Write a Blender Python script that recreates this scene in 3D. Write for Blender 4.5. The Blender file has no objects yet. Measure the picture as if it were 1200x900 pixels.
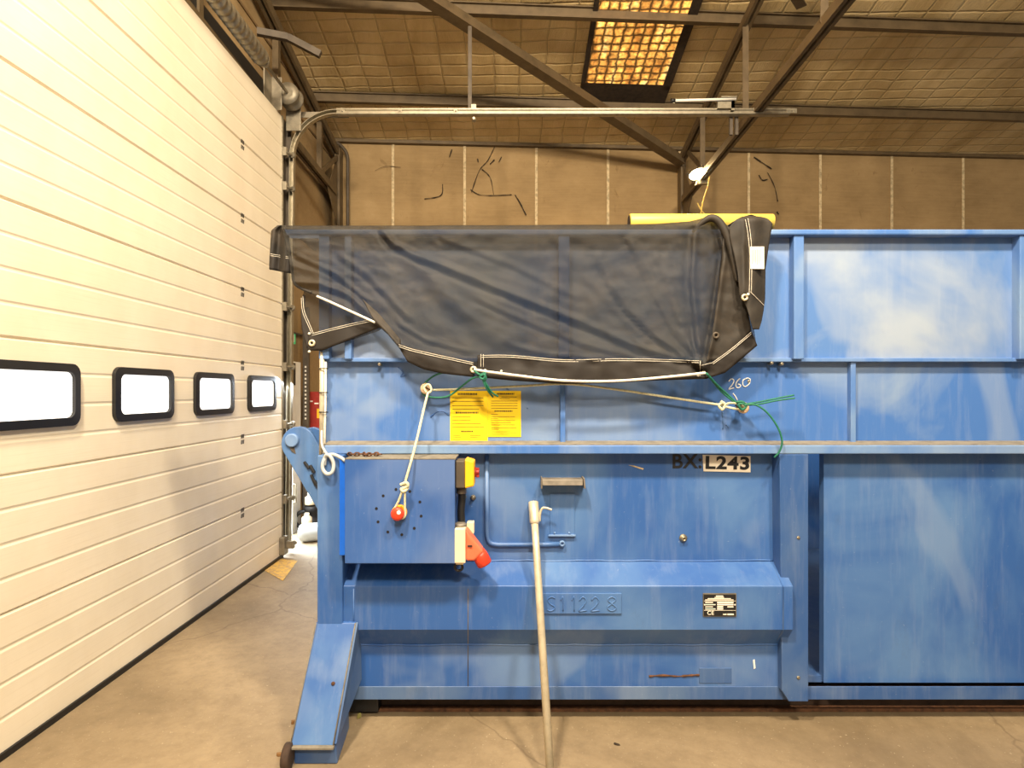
import bpy, bmesh, math, random
from mathutils import Vector, Matrix, noise
random.seed(7)
S = bpy.context.scene
COL = S.collection
PI = math.pi

# ------------------------------------------------------------------ camera, light, exposure
FPX, CX, HY, CAMZ = 676.0, 600.5, 459.0, 1.55
cam_d = bpy.data.cameras.new('camera'); cam = bpy.data.objects.new('camera', cam_d); COL.objects.link(cam)
cam.location = (0, 0, CAMZ); cam.rotation_euler = (PI/2, 0, 0)
cam_d.sensor_width = 36; cam_d.lens = 36*FPX/1200; cam_d.shift_y = 9/1200; cam_d.clip_start = 0.05
S.camera = cam
S.view_settings.view_transform = 'Standard'; S.view_settings.look = 'None'
S.view_settings.gamma = 1; S.view_settings.use_curve_mapping = False
S.view_settings.exposure = 0.12

w = bpy.data.worlds.new('world'); S.world = w; w.use_nodes = True
w.node_tree.nodes['Background'].inputs[0].default_value = (1.0, 0.93, 0.82, 1)
w.node_tree.nodes['Background'].inputs[1].default_value = 0.34

def lamp(name, kind, loc, target, power, color, size=0.4, **kw):
    d = bpy.data.lights.new(name, kind); o = bpy.data.objects.new(name, d); COL.objects.link(o)
    o.location = loc; d.energy = power; d.color = color
    if kind == 'AREA': d.size = size
    o.rotation_euler = (Vector(target)-Vector(loc)).to_track_quat('-Z', 'Y').to_euler()
    for k, v in kw.items(): setattr(d, k, v)
    return o
# floodlights of the hall, hung on the trusses, plus an added door fill (warm), daylight through the side door (cool)
lamp('hall_floodlight', 'AREA', (1.7, 0.1, 5.4), (0, 3.0, 1.2), 270, (1, .84, .62), .35)
lamp('hall_floodlight_left', 'AREA', (-1.0, 0.0, 5.4), (-.2, 3.0, 1.2), 360, (1, .84, .62), .35)
lamp('door_fill_light', 'AREA', (.9, -3.4, 5.8), (-.8, 3.0, 1.6), 430, (1, .84, .62), .8)  # unseen fill added behind the camera to brighten the sectional door
lamp('sun', 'SUN', (-6, 9, 6), (-6+.8, 9-.5, 6-.5), 9.0, (.80, .90, 1), angle=math.radians(6))

lamp('doorway_daylight', 'AREA', (-2.56, 5.87, 1.05), (-1.6, 5.4, 0.0), 130, (.78, .89, 1), .75, shape='RECTANGLE', size_y=1.8)

# ------------------------------------------------------------------ helpers
def P(px, py, Y):
    return Vector(((px-CX)*Y/FPX, Y, CAMZ-(py-HY)*Y/FPX))
def X_(px, Y): return (px-CX)*Y/FPX
def Z_(py, Y): return CAMZ-(py-HY)*Y/FPX
def lin(r, g, b):
    f = lambda v: (v/255/12.92) if v/255 <= .04045 else ((v/255+.055)/1.055)**2.4
    return (f(r), f(g), f(b), 1)

BASE = {}
class MB:
    def __init__(s): s.bm = bmesh.new()
    def face(s, pts):
        vs = [s.bm.verts.new(p) for p in pts]
        try: return s.bm.faces.new(vs)
        except ValueError: return None
    def box(s, x0, x1, y0, y1, z0, z1):
        v = [s.bm.verts.new((x, y, z)) for x in (x0, x1) for y in (y0, y1) for z in (z0, z1)]
        for f in ((0,1,3,2),(4,6,7,5),(0,4,5,1),(2,3,7,6),(0,2,6,4),(1,5,7,3)): s.bm.faces.new([v[i] for i in f])
        return s
    def hexa(s, a, b):          # two quads (each 4 points, matching order) joined into a solid
        va = [s.bm.verts.new(p) for p in a]; vb = [s.bm.verts.new(p) for p in b]
        s.bm.faces.new(va); s.bm.faces.new(vb[::-1]); n = len(va)
        for i in range(n): s.bm.faces.new([va[i], vb[i], vb[(i+1) % n], va[(i+1) % n]])
        return s
    def prism(s, pts, d):       # polygon pushed by vector d
        d = Vector(d); return s.hexa([Vector(p) for p in pts], [Vector(p)+d for p in pts])
    def bar(s, p0, p1, a, b, up=(0, 0, 1)):   # rectangular bar, a across, b along up
        p0, p1 = Vector(p0), Vector(p1); t = (p1-p0).normalized(); u = Vector(up)
        r = t.cross(u).normalized(); u = r.cross(t).normalized()
        q = [(-a/2, -b/2), (a/2, -b/2), (a/2, b/2), (-a/2, b/2)]
        return s.hexa([p0+r*i+u*j for i, j in q], [p1+r*i+u*j for i, j in q])
    def angle(s, p0, p1, a, t=.008, up=(0, 0, 1), flip=1):    # L section
        p0, p1 = Vector(p0), Vector(p1); tt = (p1-p0).normalized(); u = Vector(up)
        r = tt.cross(u).normalized()*flip; u = (r.cross(tt)*flip).normalized()
        q = [(0, 0), (a, 0), (a, t), (t, t), (t, a), (0, a)]
        return s.hexa([p0+r*i+u*j for i, j in q], [p1+r*i+u*j for i, j in q])
    def tube(s, pts, r, n=8, cap=True):
        pts = [Vector(p) for p in pts]; rings = []; ref = None
        for i, p in enumerate(pts):
            t = (pts[min(i+1, len(pts)-1)]-pts[max(i-1, 0)]).normalized()
            if ref is None: ref = t.orthogonal().normalized()
            ref = (ref-t*ref.dot(t)).normalized(); bn = t.cross(ref)
            rr = r[i] if isinstance(r, (list, tuple)) else r
            rings.append([s.bm.verts.new(p+(ref*math.cos(a)+bn*math.sin(a))*rr) for a in [2*PI*k/n for k in range(n)]])
        for A, B in zip(rings, rings[1:]):
            for k in range(n):
                f = s.bm.faces.new([A[k], A[(k+1) % n], B[(k+1) % n], B[k]]); f.smooth = True
        if cap: s.bm.faces.new(rings[0][::-1]); s.bm.faces.new(rings[-1])
        return s
    def cyl(s, p0, p1, r, n=20): return s.tube([p0, p1], r, n)
    def lathe(s, p, axis, prof, n=24):        # prof: (r, h) along axis
        ax = Vector(axis).normalized()
        return s.tube_r([Vector(p)+ax*h for r, h in prof], [max(r, 1e-4) for r, h in prof], ax, n)
    def tube_r(s, pts, rs, t, n):
        ref = t.orthogonal().normalized(); bn = t.cross(ref); rings = []
        for p, r in zip(pts, rs):
            rings.append([s.bm.verts.new(p+(ref*math.cos(a)+bn*math.sin(a))*r) for a in [2*PI*k/n for k in range(n)]])
        for A, B in zip(rings, rings[1:]):
            for k in range(n):
                f = s.bm.faces.new([A[k], A[(k+1) % n], B[(k+1) % n], B[k]]); f.smooth = True
        s.bm.faces.new(rings[0][::-1]); s.bm.faces.new(rings[-1]); return s
    def torus(s, c, axis, R, r, n=24, m=8):
        ax = Vector(axis).normalized(); u = ax.orthogonal().normalized(); v = ax.cross(u)
        rings = []
        for k in range(n):
            a = 2*PI*k/n; d = u*math.cos(a)+v*math.sin(a)
            rings.append([s.bm.verts.new(Vector(c)+d*(R+r*math.cos(b))+ax*r*math.sin(b)) for b in [2*PI*j/m for j in range(m)]])
        for k in range(n):
            A, B = rings[k], rings[(k+1) % n]
            for j in range(m):
                f = s.bm.faces.new([A[j], A[(j+1) % m], B[(j+1) % m], B[j]]); f.smooth = True
        return s
    def grid(s, fn, nu, nv, smooth=True):
        g = [[s.bm.verts.new(fn(i/nu, j/nv)) for j in range(nv+1)] for i in range(nu+1)]
        for i in range(nu):
            for j in range(nv):
                f = s.bm.faces.new([g[i][j], g[i+1][j], g[i+1][j+1], g[i][j+1]]); f.smooth = smooth
        return s
    def build(s, name, m, parent=None, bevel=0, solid=0, seg=2):
        bm = s.bm; bmesh.ops.recalc_face_normals(bm, faces=bm.faces)
        if parent is not None: off = BASE[parent.name]
        else:
            xs = [v.co.x for v in bm.verts]; ys = [v.co.y for v in bm.verts]; zs = [v.co.z for v in bm.verts]
            off = Vector(((min(xs)+max(xs))/2, (min(ys)+max(ys))/2, min(zs)))
        bmesh.ops.translate(bm, verts=bm.verts, vec=-off)
        me = bpy.data.meshes.new(name); bm.to_mesh(me); bm.free(); me.materials.append(m)
        o = bpy.data.objects.new(name, me); COL.objects.link(o)
        if parent is not None: o.parent = parent
        else: o.location = off
        BASE[o.name] = off.copy()
        if solid:
            q = o.modifiers.new('thickness', 'SOLIDIFY'); q.thickness = solid; q.offset = 0
        if bevel:
            q = o.modifiers.new('bevel', 'BEVEL'); q.width = bevel; q.segments = seg; q.limit_method = 'ANGLE'; q.angle_limit = math.radians(40)
        return o

def tag(o, label=None, cat=None, group=None, kind=None):
    for k, v in (('label', label), ('category', cat), ('group', group), ('kind', kind)):
        if v: o[k] = v
    return o
def thing(name, loc, label=None, cat=None, group=None, kind=None):
    o = bpy.data.objects.new(name, None); COL.objects.link(o); o.location = loc; o.empty_display_size = .1
    BASE[o.name] = Vector(loc); return tag(o, label, cat, group, kind)
def copy_tree(o, delta, label=None, cat=None, parent=None):
    c = o.copy(); COL.objects.link(c)
    if parent is None: c.location = o.location+Vector(delta)
    else: c.parent = parent
    if label: c['label'] = label
    for ch in [x for x in COL.objects if x.parent == o]: copy_tree(ch, delta, None, None, c)
    return c
def spline(pts, k=8):
    pts = [Vector(p) for p in pts]; out = []
    for i in range(len(pts)-1):
        a = pts[max(i-1, 0)]; b = pts[i]; c = pts[i+1]; d = pts[min(i+2, len(pts)-1)]
        for j in range(k):
            t = j/k
            out.append(.5*((2*b)+(c-a)*t+(2*a-5*b+4*c-d)*t*t+(3*b-a-3*c+d)*t**3))
    out.append(pts[-1]); return out
def lerp_poly(pts, x):      # pts sorted [(x, y)]
    if x <= pts[0][0]: return pts[0][1]
    for (a, b), (c, d) in zip(pts, pts[1:]):
        if x <= c: return b+(d-b)*(x-a)/(c-a) if c > a else d
    return pts[-1][1]
def text(name, body, m, parent, loc, width, height, rot=(PI/2, 0, 0), offset=0, ext=.0006, spacing=1):
    cu = bpy.data.curves.new(name, 'FONT'); cu.body = body; cu.extrude = ext; cu.offset = offset; cu.size = 1
    cu.align_x = 'CENTER'; cu.align_y = 'CENTER'; cu.space_character = spacing
    o = bpy.data.objects.new(name, cu); COL.objects.link(o); cu.materials.append(m)
    bpy.context.view_layer.update()
    dx, dy = max(o.dimensions.x, 1e-3), max(o.dimensions.y, 1e-3)
    off = BASE[parent.name]
    me = bpy.data.meshes.new_from_object(o.evaluated_get(bpy.context.evaluated_depsgraph_get()))
    bpy.data.objects.remove(o); me.name = name
    o = bpy.data.objects.new(name, me); COL.objects.link(o)
    o.parent = parent; o.location = Vector(loc)-off; o.rotation_euler = rot; o.scale = (width/dx, height/dy, 1)
    return o

# ------------------------------------------------------------------ materials
def nodes(name):
    m = bpy.data.materials.new(name); m.use_nodes = True; nt = m.node_tree
    return m, nt, nt.nodes['Principled BSDF'], nt.links
def ramp(nt, fac, stops):
    r = nt.nodes.new('ShaderNodeValToRGB'); e = r.color_ramp.elements
    while len(e) < len(stops): e.new(.5)
    for q, (p, c) in zip(e, stops): q.position = p; q.color = c
    nt.links.new(fac, r.inputs[0]); return r.outputs[0]
def tex_noise(nt, scale, detail=6, rough=.6, stretch=(1, 1, 1), loc=(0, 0, 0), dist=0):
    tc = nt.nodes.new('ShaderNodeTexCoord'); mp = nt.nodes.new('ShaderNodeMapping')
    mp.inputs['Scale'].default_value = stretch; mp.inputs['Location'].default_value = loc
    n = nt.nodes.new('ShaderNodeTexNoise'); n.inputs['Scale'].default_value = scale
    n.inputs['Detail'].default_value = detail; n.inputs['Roughness'].default_value = rough; n.inputs['Distortion'].default_value = dist
    nt.links.new(tc.outputs['Object'], mp.inputs[0]); nt.links.new(mp.outputs[0], n.inputs[0]); return n.outputs[0]
def mix(nt, fac, a, b, mode='MIX'):
    q = nt.nodes.new('ShaderNodeMix'); q.data_type = 'RGBA'; q.blend_type = mode
    for sock, v in ((q.inputs[0], fac), (q.inputs[6], a), (q.inputs[7], b)):
        if hasattr(v, 'links') or hasattr(v, 'is_linked'): nt.links.new(v, sock)
        else: sock.default_value = v
    return q.outputs[2]
def bump(nt, b, h, strength, dist=.01):
    q = nt.nodes.new('ShaderNodeBump'); q.inputs['Strength'].default_value = strength; q.inputs['Distance'].default_value = dist
    nt.links.new(h, q.inputs['Height']); nt.links.new(q.outputs[0], b.inputs['Normal'])
def simple(name, col, rough=.5, metal=0, var=.18, scale=9, bmp=0, emit=0):
    m, nt, b, L = nodes(name)
    d = tuple(max(0, c*(1-var*2)) for c in col[:3])+(1,); l = tuple(min(1, c*(1+var)) for c in col[:3])+(1,)
    n = tex_noise(nt, scale)
    L.new(ramp(nt, n, [(.3, d), (.55, col), (.8, l)]), b.inputs['Base Color'])
    b.inputs['Roughness'].default_value = rough; b.inputs['Metallic'].default_value = metal
    if bmp: bump(nt, b, n, bmp)
    if emit:
        b.inputs['Emission Color'].default_value = col; b.inputs['Emission Strength'].default_value = emit
    return m
def paint(name, deep, faded, fade=.5, rough=.42, seed=0, dirt=.25):
    m, nt, b, L = nodes(name)
    n1 = tex_noise(nt, 1.5, 5, .55, (1, 1, .8), (seed, seed*2, 0), .5)
    n2 = tex_noise(nt, 9, 6, .7, (2.2, 1, .22), (seed, 3, 1))           # vertical run-down streaks
    n3 = tex_noise(nt, 55, 5, .75, (1, 1, 1), (0, seed, 4))
    lo = .5-.3*(fade-.5)
    f1 = ramp(nt, n1, [(max(0, lo-.07), (0, 0, 0, 1)), (lo+.12, (1, 1, 1, 1))])
    c1 = mix(nt, f1, deep, faded)
    s = ramp(nt, n2, [(.5, (0, 0, 0, 1)), (.8, (.3, .3, .3, 1))])
    c2 = mix(nt, s, c1, tuple(.55*x+.45*y for x, y in zip(faded, (.42, .45, .5, 1))))
    sp = ramp(nt, n3, [(.66, (0, 0, 0, 1)), (.74, (.55, .55, .55, 1))])
    c3 = mix(nt, sp, c2, (.36, .42, .5, 1))
    pt = ramp(nt, tex_noise(nt, 1.1, 3, .5, (1, 1, 1), (seed+9, 2, 5), 1.2), [(.54, (0, 0, 0, 1)), (.62, (.4, .4, .4, 1))])
    c3 = mix(nt, pt, c3, tuple(.6*x+.4*y for x, y in zip(faded, (.33, .40, .5, 1))))
    dk = ramp(nt, tex_noise(nt, 4, 8, .8, (1.3, 1, .6), (seed+5, 0, 7)), [(.6, (0, 0, 0, 1)), (.78, (dirt, dirt, dirt, 1))])
    L.new(mix(nt, dk, c3, (.06, .07, .09, 1)), b.inputs['Base Color'])
    b.inputs['Roughness'].default_value = rough
    bump(nt, b, n3, .04, .004); return m

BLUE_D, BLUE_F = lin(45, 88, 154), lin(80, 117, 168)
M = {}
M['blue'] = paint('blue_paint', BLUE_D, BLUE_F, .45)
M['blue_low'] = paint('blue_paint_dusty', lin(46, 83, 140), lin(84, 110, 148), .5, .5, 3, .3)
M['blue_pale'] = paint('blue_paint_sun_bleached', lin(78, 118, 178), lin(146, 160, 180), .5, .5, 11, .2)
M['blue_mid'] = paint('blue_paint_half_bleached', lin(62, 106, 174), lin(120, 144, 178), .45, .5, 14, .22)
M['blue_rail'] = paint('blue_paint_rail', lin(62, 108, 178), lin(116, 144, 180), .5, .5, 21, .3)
M['blue_box'] = paint('blue_paint_cabinet', lin(44, 84, 150), lin(64, 102, 166), .45, .4, 31, .12)
M['blue_bright'] = simple('bright_blue_paint', lin(20, 100, 215), .35, 0, .08)
M['dust'] = simple('dusty_grey_film', lin(126, 120, 108), .8, 0, .2, 20)
M['rust'] = simple('rusty_steel', lin(96, 62, 38), .85, 0, .35, 30, .4)
M['rust_dark'] = simple('dark_rusty_beam', lin(62, 46, 36), .85, 0, .3, 12, .3)
M['grey_steel'] = simple('worn_grey_steel', lin(125, 118, 108), .55, .3, .2, 20)
M['galv'] = simple('galvanised_steel', lin(158, 150, 132), .38, .75, .12, 25)
M['galv_dull'] = simple('dull_galvanised_steel', lin(140, 132, 116), .5, .6, .18, 14)
M['pole'] = simple('pale_galvanised_tube', lin(206, 196, 172), .45, .35, .12, 18)
M['dark_steel'] = simple('dark_brown_steel', lin(84, 74, 62), .6, .1, .2, 8)
M['truss'] = simple('grey_brown_truss_paint', lin(100, 84, 60), .55, .15, .18, 8)
M['black'] = simple('black_plastic', lin(22, 22, 24), .5, 0, .1)
M['white'] = simple('white_plastic', lin(232, 228, 218), .5, 0, .04)
M['cream'] = simple('cream_plastic', lin(226, 210, 178), .5, 0, .06)
M['orange'] = simple('orange_red_plastic', lin(222, 110, 76), .45, 0, .08)
M['red'] = simple('red_plastic', lin(214, 62, 36), .4, 0, .08)
M['red_dull'] = simple('dull_red_paint', lin(150, 38, 28), .5, 0, .2)
M['yellow'] = simple('yellow_plastic', lin(240, 180, 30), .45, 0, .06)
M['sticker'] = simple('yellow_sticker', lin(252, 214, 20), .5, 0, .03)
M['ink'] = simple('printed_ink', lin(120, 100, 20), .6, 0, .05)
M['ink_dark'] = simple('dark_printed_ink', lin(70, 58, 16), .6, 0, .05)
M['letter'] = simple('black_stencil_paint', lin(30, 32, 36), .55, 0, .3, 18)
M['plate_white'] = simple('white_number_plate', lin(246, 238, 220), .45, 0, .05)
M['chalk'] = simple('white_chalk', lin(225, 225, 222), .9, 0, .05)
M['rope'] = simple('pale_cord', lin(214, 212, 178), .8, 0, .12, 120, .5)
M['rope_white'] = simple('white_cord', lin(236, 232, 218), .8, 0, .08, 120, .4)
M['green'] = simple('green_cord', lin(24, 108, 84), .6, 0, .15, 90, .4)
M['yellow_cord'] = simple('yellow_cord', lin(222, 190, 100), .7, 0, .1)
M['thread'] = simple('white_thread', lin(220, 214, 200), .8, 0, .1, 60)
M['hose'] = simple('grey_cable_sheath', lin(176, 182, 184), .5, 0, .06)
M['brass'] = simple('eyelet_metal', lin(222, 210, 182), .35, .5, .1)
M['leaf'] = simple('dry_leaf', lin(128, 92, 52), .8, 0, .2)
M['pale_wood'] = simple('pale_disc', lin(206, 178, 146), .6, 0, .25, 60)
M['yellow_tube'] = simple('yellow_tube_plastic', lin(240, 208, 96), .45, 0, .06)
M['green_sign'] = simple('green_sign', lin(60, 170, 100), .5, 0, .05, emit=.5)

def emission(name, col, s):
    m, nt, b, L = nodes(name); b.inputs['Base Color'].default_value = col
    b.inputs['Emission Color'].default_value = col; b.inputs['Emission Strength'].default_value = s; return m
M['daylight'] = emission('daylight_pane', (1, .98, .93, 1), 1.25)
M['lens'] = emission('floodlight_lens', (1, .88, .55, 1), 14)

def tarp_mat(name, alpha, c0, c1):
    m, nt, b, L = nodes(name)
    n = tex_noise(nt, 3.2, 9, .72, (1, 1, 1.2), (2, 0, 0), 1.2)
    n2 = tex_noise(nt, 260, 2, .5)
    L.new(mix(nt, ramp(nt, n, [(.40, (0, 0, 0, 1)), (.75, (1, 1, 1, 1))]), c0, c1), b.inputs['Base Color'])
    b.inputs['Roughness'].default_value = .7
    b.inputs['Alpha'].default_value = alpha
    bump(nt, b, n2, .15, .002); return m
M['tarp'] = tarp_mat('dark_mesh_netting', .47, lin(26, 24, 20), lin(60, 52, 40))
M['tarp_solid'] = tarp_mat('dark_tarp_double', 1, lin(28, 24, 19), lin(56, 47, 36))
M['hem'] = tarp_mat('brown_black_hem_band', 1, lin(24, 18, 14), lin(34, 27, 21))

def concrete_floor():
    m, nt, b, L = nodes('brown_concrete_floor')
    a = tex_noise(nt, .9, 8, .62, (1, 1, 1), (3, 1, 0), .6); f = tex_noise(nt, 14, 9, .75); sp = tex_noise(nt, 60, 4, .8)
    c = ramp(nt, a, [(.3, lin(112, 97, 74)), (.52, lin(138, 121, 95)), (.72, lin(158, 140, 112))])
    c = mix(nt, ramp(nt, f, [(.42, (0, 0, 0, 1)), (.75, (.5, .5, .5, 1))]), c, lin(98, 82, 62))
    c = mix(nt, ramp(nt, sp, [(.64, (0, 0, 0, 1)), (.70, (.8, .8, .8, 1))]), c, lin(188, 174, 148))
    # hairline cracks
    tc = nt.nodes.new('ShaderNodeTexCoord'); v = nt.nodes.new('ShaderNodeTexVoronoi'); v.feature = 'DISTANCE_TO_EDGE'; v.inputs['Scale'].default_value = .42
    mp = nt.nodes.new('ShaderNodeVectorMath'); mp.operation = 'ADD'
    nz = nt.nodes.new('ShaderNodeTexNoise'); nz.inputs['Scale'].default_value = 2.5; nz.inputs['Detail'].default_value = 8
    sc = nt.nodes.new('ShaderNodeVectorMath'); sc.operation = 'SCALE'; sc.inputs['Scale'].default_value = .35
    L.new(tc.outputs['Object'], nz.inputs[0]); L.new(nz.outputs['Color'], sc.inputs[0]); L.new(tc.outputs['Object'], mp.inputs[0]); L.new(sc.outputs[0], mp.inputs[1]); L.new(mp.outputs[0], v.inputs[0])
    cr = ramp(nt, v.outputs['Distance'], [(0, (.5, .5, .5, 1)), (.0035, (0, 0, 0, 1))])
    L.new(mix(nt, cr, c, lin(84, 68, 52)), b.inputs['Base Color'])
    b.inputs['Roughness'].default_value = .62; bump(nt, b, f, .12, .01); return m
M['floor'] = concrete_floor()
def concrete_wall():
    m, nt, b, L = nodes('tan_concrete_panels')
    a = tex_noise(nt, 1.3, 8, .65, (1, 1, 1.4)); s = tex_noise(nt, 5, 8, .7, (1, 1, .6), (4, 0, 0), 1); g = tex_noise(nt, 16, 3, .5, (.15, 1, 3))
    c = ramp(nt, a, [(.3, lin(132, 108, 72)), (.6, lin(158, 132, 92)), (.8, lin(176, 150, 110))])
    c = mix(nt, ramp(nt, s, [(.62, (0, 0, 0, 1)), (.7, (.55, .55, .55, 1))]), c, lin(104, 78, 42))
    c = mix(nt, ramp(nt, g, [(.4, (0, 0, 0, 1)), (.8, (.25, .25, .25, 1))]), c, lin(176, 150, 108))
    L.new(c, b.inputs['Base Color']); b.inputs['Roughness'].default_value = .85; bump(nt, b, s, .15, .01); return m
M['wall'] = concrete_wall()
M['wall_dark'] = simple('brown_cladding', lin(118, 92, 60), .8, 0, .25, 3)
M['caulk'] = simple('pale_joint_filler', lin(206, 186, 148), .8, 0, .25, 20)
M['stain'] = simple('black_tar_stain', lin(52, 40, 28), .8, 0, .3, 20)

def roof_quilt():
    m, nt, b, L = nodes('foil_insulation_under_wire_mesh')
    tc = nt.nodes.new('ShaderNodeTexCoord')
    nz = nt.nodes.new('ShaderNodeTexNoise'); nz.inputs['Scale'].default_value = 2.2; nz.inputs['Detail'].default_value = 4
    sc = nt.nodes.new('ShaderNodeVectorMath'); sc.operation = 'SCALE'; sc.inputs['Scale'].default_value = .07
    ad = nt.nodes.new('ShaderNodeVectorMath'); ad.operation = 'ADD'
    L.new(tc.outputs['Object'], nz.inputs[0]); L.new(nz.outputs['Color'], sc.inputs[0]); L.new(tc.outputs['Object'], ad.inputs[0]); L.new(sc.outputs[0], ad.inputs[1])
    br = nt.nodes.new('ShaderNodeTexBrick'); br.offset = 0; br.inputs['Scale'].default_value = 1
    br.inputs['Brick Width'].default_value = .30; br.inputs['Row Height'].default_value = .155; br.inputs['Mortar Size'].default_value = .004; br.inputs['Mortar Smooth'].default_value = 1
    br.inputs['Color1'].default_value = (1, 1, 1, 1); br.inputs['Color2'].default_value = (.86, .86, .86, 1); br.inputs['Mortar'].default_value = (0.15, .15, .15, 1)
    L.new(ad.outputs[0], br.inputs[0])
    a = tex_noise(nt, 1.1, 7, .6, (1.6, .5, 1), (1, 2, 0), .8); wr = tex_noise(nt, 7, 6, .7, (2.5, .6, 1), (0, 0, 0), 1.5)
    c = ramp(nt, a, [(.3, lin(186, 158, 108)), (.55, lin(216, 190, 138)), (.78, lin(232, 208, 160))])
    L.new(mix(nt, .75, c, br.outputs[0], 'MULTIPLY'), b.inputs['Base Color'])
    b.inputs['Roughness'].default_value = .45; b.inputs['Metallic'].default_value = .1
    h = nt.nodes.new('ShaderNodeMath'); h.operation = 'ADD'
    pil = nt.nodes.new('ShaderNodeTexBrick'); pil.offset = 0; pil.inputs['Scale'].default_value = 1
    pil.inputs['Brick Width'].default_value = .30; pil.inputs['Row Height'].default_value = .155; pil.inputs['Mortar Size'].default_value = .02; pil.inputs['Mortar Smooth'].default_value = 1
    pil.inputs['Color1'].default_value = (1, 1, 1, 1); pil.inputs['Color2'].default_value = (1, 1, 1, 1); pil.inputs['Mortar'].default_value = (0, 0, 0, 1)
    L.new(ad.outputs[0], pil.inputs[0]); L.new(pil.outputs[0], h.inputs[0]); L.new(wr, h.inputs[1])
    bump(nt, b, h.outputs[0], .55, .03); return m
M['quilt'] = roof_quilt()
def skylight_mat():
    m, nt, b, L = nodes('glowing_corrugated_skylight')
    tc = nt.nodes.new('ShaderNodeTexCoord'); mp = nt.nodes.new('ShaderNodeMapping'); L.new(tc.outputs['Object'], mp.inputs[0])
    br = nt.nodes.new('ShaderNodeTexBrick'); br.offset = 0; br.inputs['Scale'].default_value = 1
    br.inputs['Brick Width'].default_value = .105; br.inputs['Row Height'].default_value = .105; br.inputs['Mortar Size'].default_value = .03; br.inputs['Mortar Smooth'].default_value = 1
    br.inputs['Color1'].default_value = (1, 1, 1, 1); br.inputs['Color2'].default_value = (.5, .5, .5, 1); br.inputs['Mortar'].default_value = (.01, .01, .01, 1)
    nz = nt.nodes.new('ShaderNodeTexNoise'); nz.inputs['Scale'].default_value = 9; nz.inputs['Detail'].default_value = 3
    sc = nt.nodes.new('ShaderNodeVectorMath'); sc.operation = 'SCALE'; sc.inputs['Scale'].default_value = .07
    ad = nt.nodes.new('ShaderNodeVectorMath'); ad.operation = 'ADD'
    L.new(tc.outputs['Object'], nz.inputs[0]); L.new(nz.outputs['Color'], sc.inputs[0]); L.new(mp.outputs[0], ad.inputs[0]); L.new(sc.outputs[0], ad.inputs[1])
    L.new(ad.outputs[0], br.inputs[0])
    n = tex_noise(nt, 5, 3, .6, (1.6, .3, 1)); n2 = tex_noise(nt, 22, 3, .6)
    c = ramp(nt, n, [(.35, (.45, .16, .025, 1)), (.55, (1, .44, .08, 1)), (.75, (1, .66, .24, 1))])
    c = mix(nt, 1.0, c, br.outputs[0], 'MULTIPLY')
    c = mix(nt, .8, c, ramp(nt, n2, [(.35, (.25, .25, .25, 1)), (.6, (1, 1, 1, 1))]), 'MULTIPLY')
    L.new(c, b.inputs['Emission Color']); b.inputs['Emission Strength'].default_value = 2.8
    b.inputs['Base Color'].default_value = (.12, .07, .03, 1); b.inputs['Roughness'].default_value = .6; return m
M['skylight'] = skylight_mat()
def door_mat():
    m, nt, b, L = nodes('cream_sectional_door_paint')
    n = tex_noise(nt, 2.2, 7, .6, (1, 1, .6)); g = tex_noise(nt, 30, 3, .5, (1, .1, 6))
    c = ramp(nt, n, [(.3, lin(230, 218, 194)), (.7, lin(242, 232, 210))])
    L.new(mix(nt, ramp(nt, g, [(.5, (0, 0, 0, 1)), (.9, (.3, .3, .3, 1))]), c, lin(205, 188, 160)), b.inputs['Base Color'])
    b.inputs['Roughness'].default_value = .5; return m
M['door'] = door_mat()
def worn_yellow():
    m, nt, b, L = nodes('worn_yellow_floor_paint')
    n = tex_noise(nt, 22, 8, .75)
    L.new(ramp(nt, n, [(.42, lin(158, 130, 92)), (.55, lin(206, 166, 74))]), b.inputs['Base Color']); b.inputs['Roughness'].default_value = .7; return m
M['floor_yellow'] = worn_yellow()

# ------------------------------------------------------------------ room shell
TAN = 0.056
WALLX = -2.45
def skew(x, y): return y+TAN*x
def roof(x, y, dz=0): return Vector((x, skew(x, y), 4.97+.22*(8-y)+dz))
b = MB(); b.box(-9, 9, -7, 8.6, -.12, 0); tag(b.build('floor', M['floor']), kind='structure')
b = MB(); b.hexa([(WALLX-.2, skew(WALLX, 8), 0), (9, skew(9, 8), 0), (9, skew(9, 8), 5.0), (WALLX-.2, skew(WALLX, 8), 5.0)],
                 [(WALLX-.2, skew(WALLX, 8)+.15, 0), (9, skew(9, 8)+.15, 0), (9, skew(9, 8)+.15, 5.0), (WALLX-.2, skew(WALLX, 8)+.15, 5.0)])
wb = tag(b.build('wall_back', M['wall']), kind='structure')
for px in (461, 545, 629, 713, 797, 878, 962, 1046, 1130):
    x = X_(px, 8)*(1+TAN*(px-CX)/FPX)
    y = skew(x, 8)
    b = MB(); b.box(x-.018, x+.018, y-.006, y, .0, 4.97); b.build('joint_filler', M['caulk'], wb)
b = MB(); b.hexa([(WALLX-.05, skew(WALLX, 7.94), 4.94), (9, skew(9, 7.94), 4.94), (9, skew(9, 7.94), 5.0), (WALLX-.05, skew(WALLX, 7.94), 5.0)],
                 [(WALLX-.05, skew(WALLX, 8), 4.94), (9, skew(9, 8), 4.94), (9, skew(9, 8), 5.0), (WALLX-.05, skew(WALLX, 8), 5.0)])
b.build('wall_plate', M['truss'], wb)
def stain(pts, r=.014, mt='stain'):
    pts = spline([P(px, py, 7.985+TAN*X_(px, 8)) for px, py in pts], 5)
    q = MB(); q.tube(pts, [.5*r*(.4+random.random()) for _ in pts], 5); q.build('stain', M[mt], wb)
stain([(580, 172), (572, 188), (562, 200), (553, 225)]); stain([(565, 198), (575, 208), (579, 228)], .01)
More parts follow.
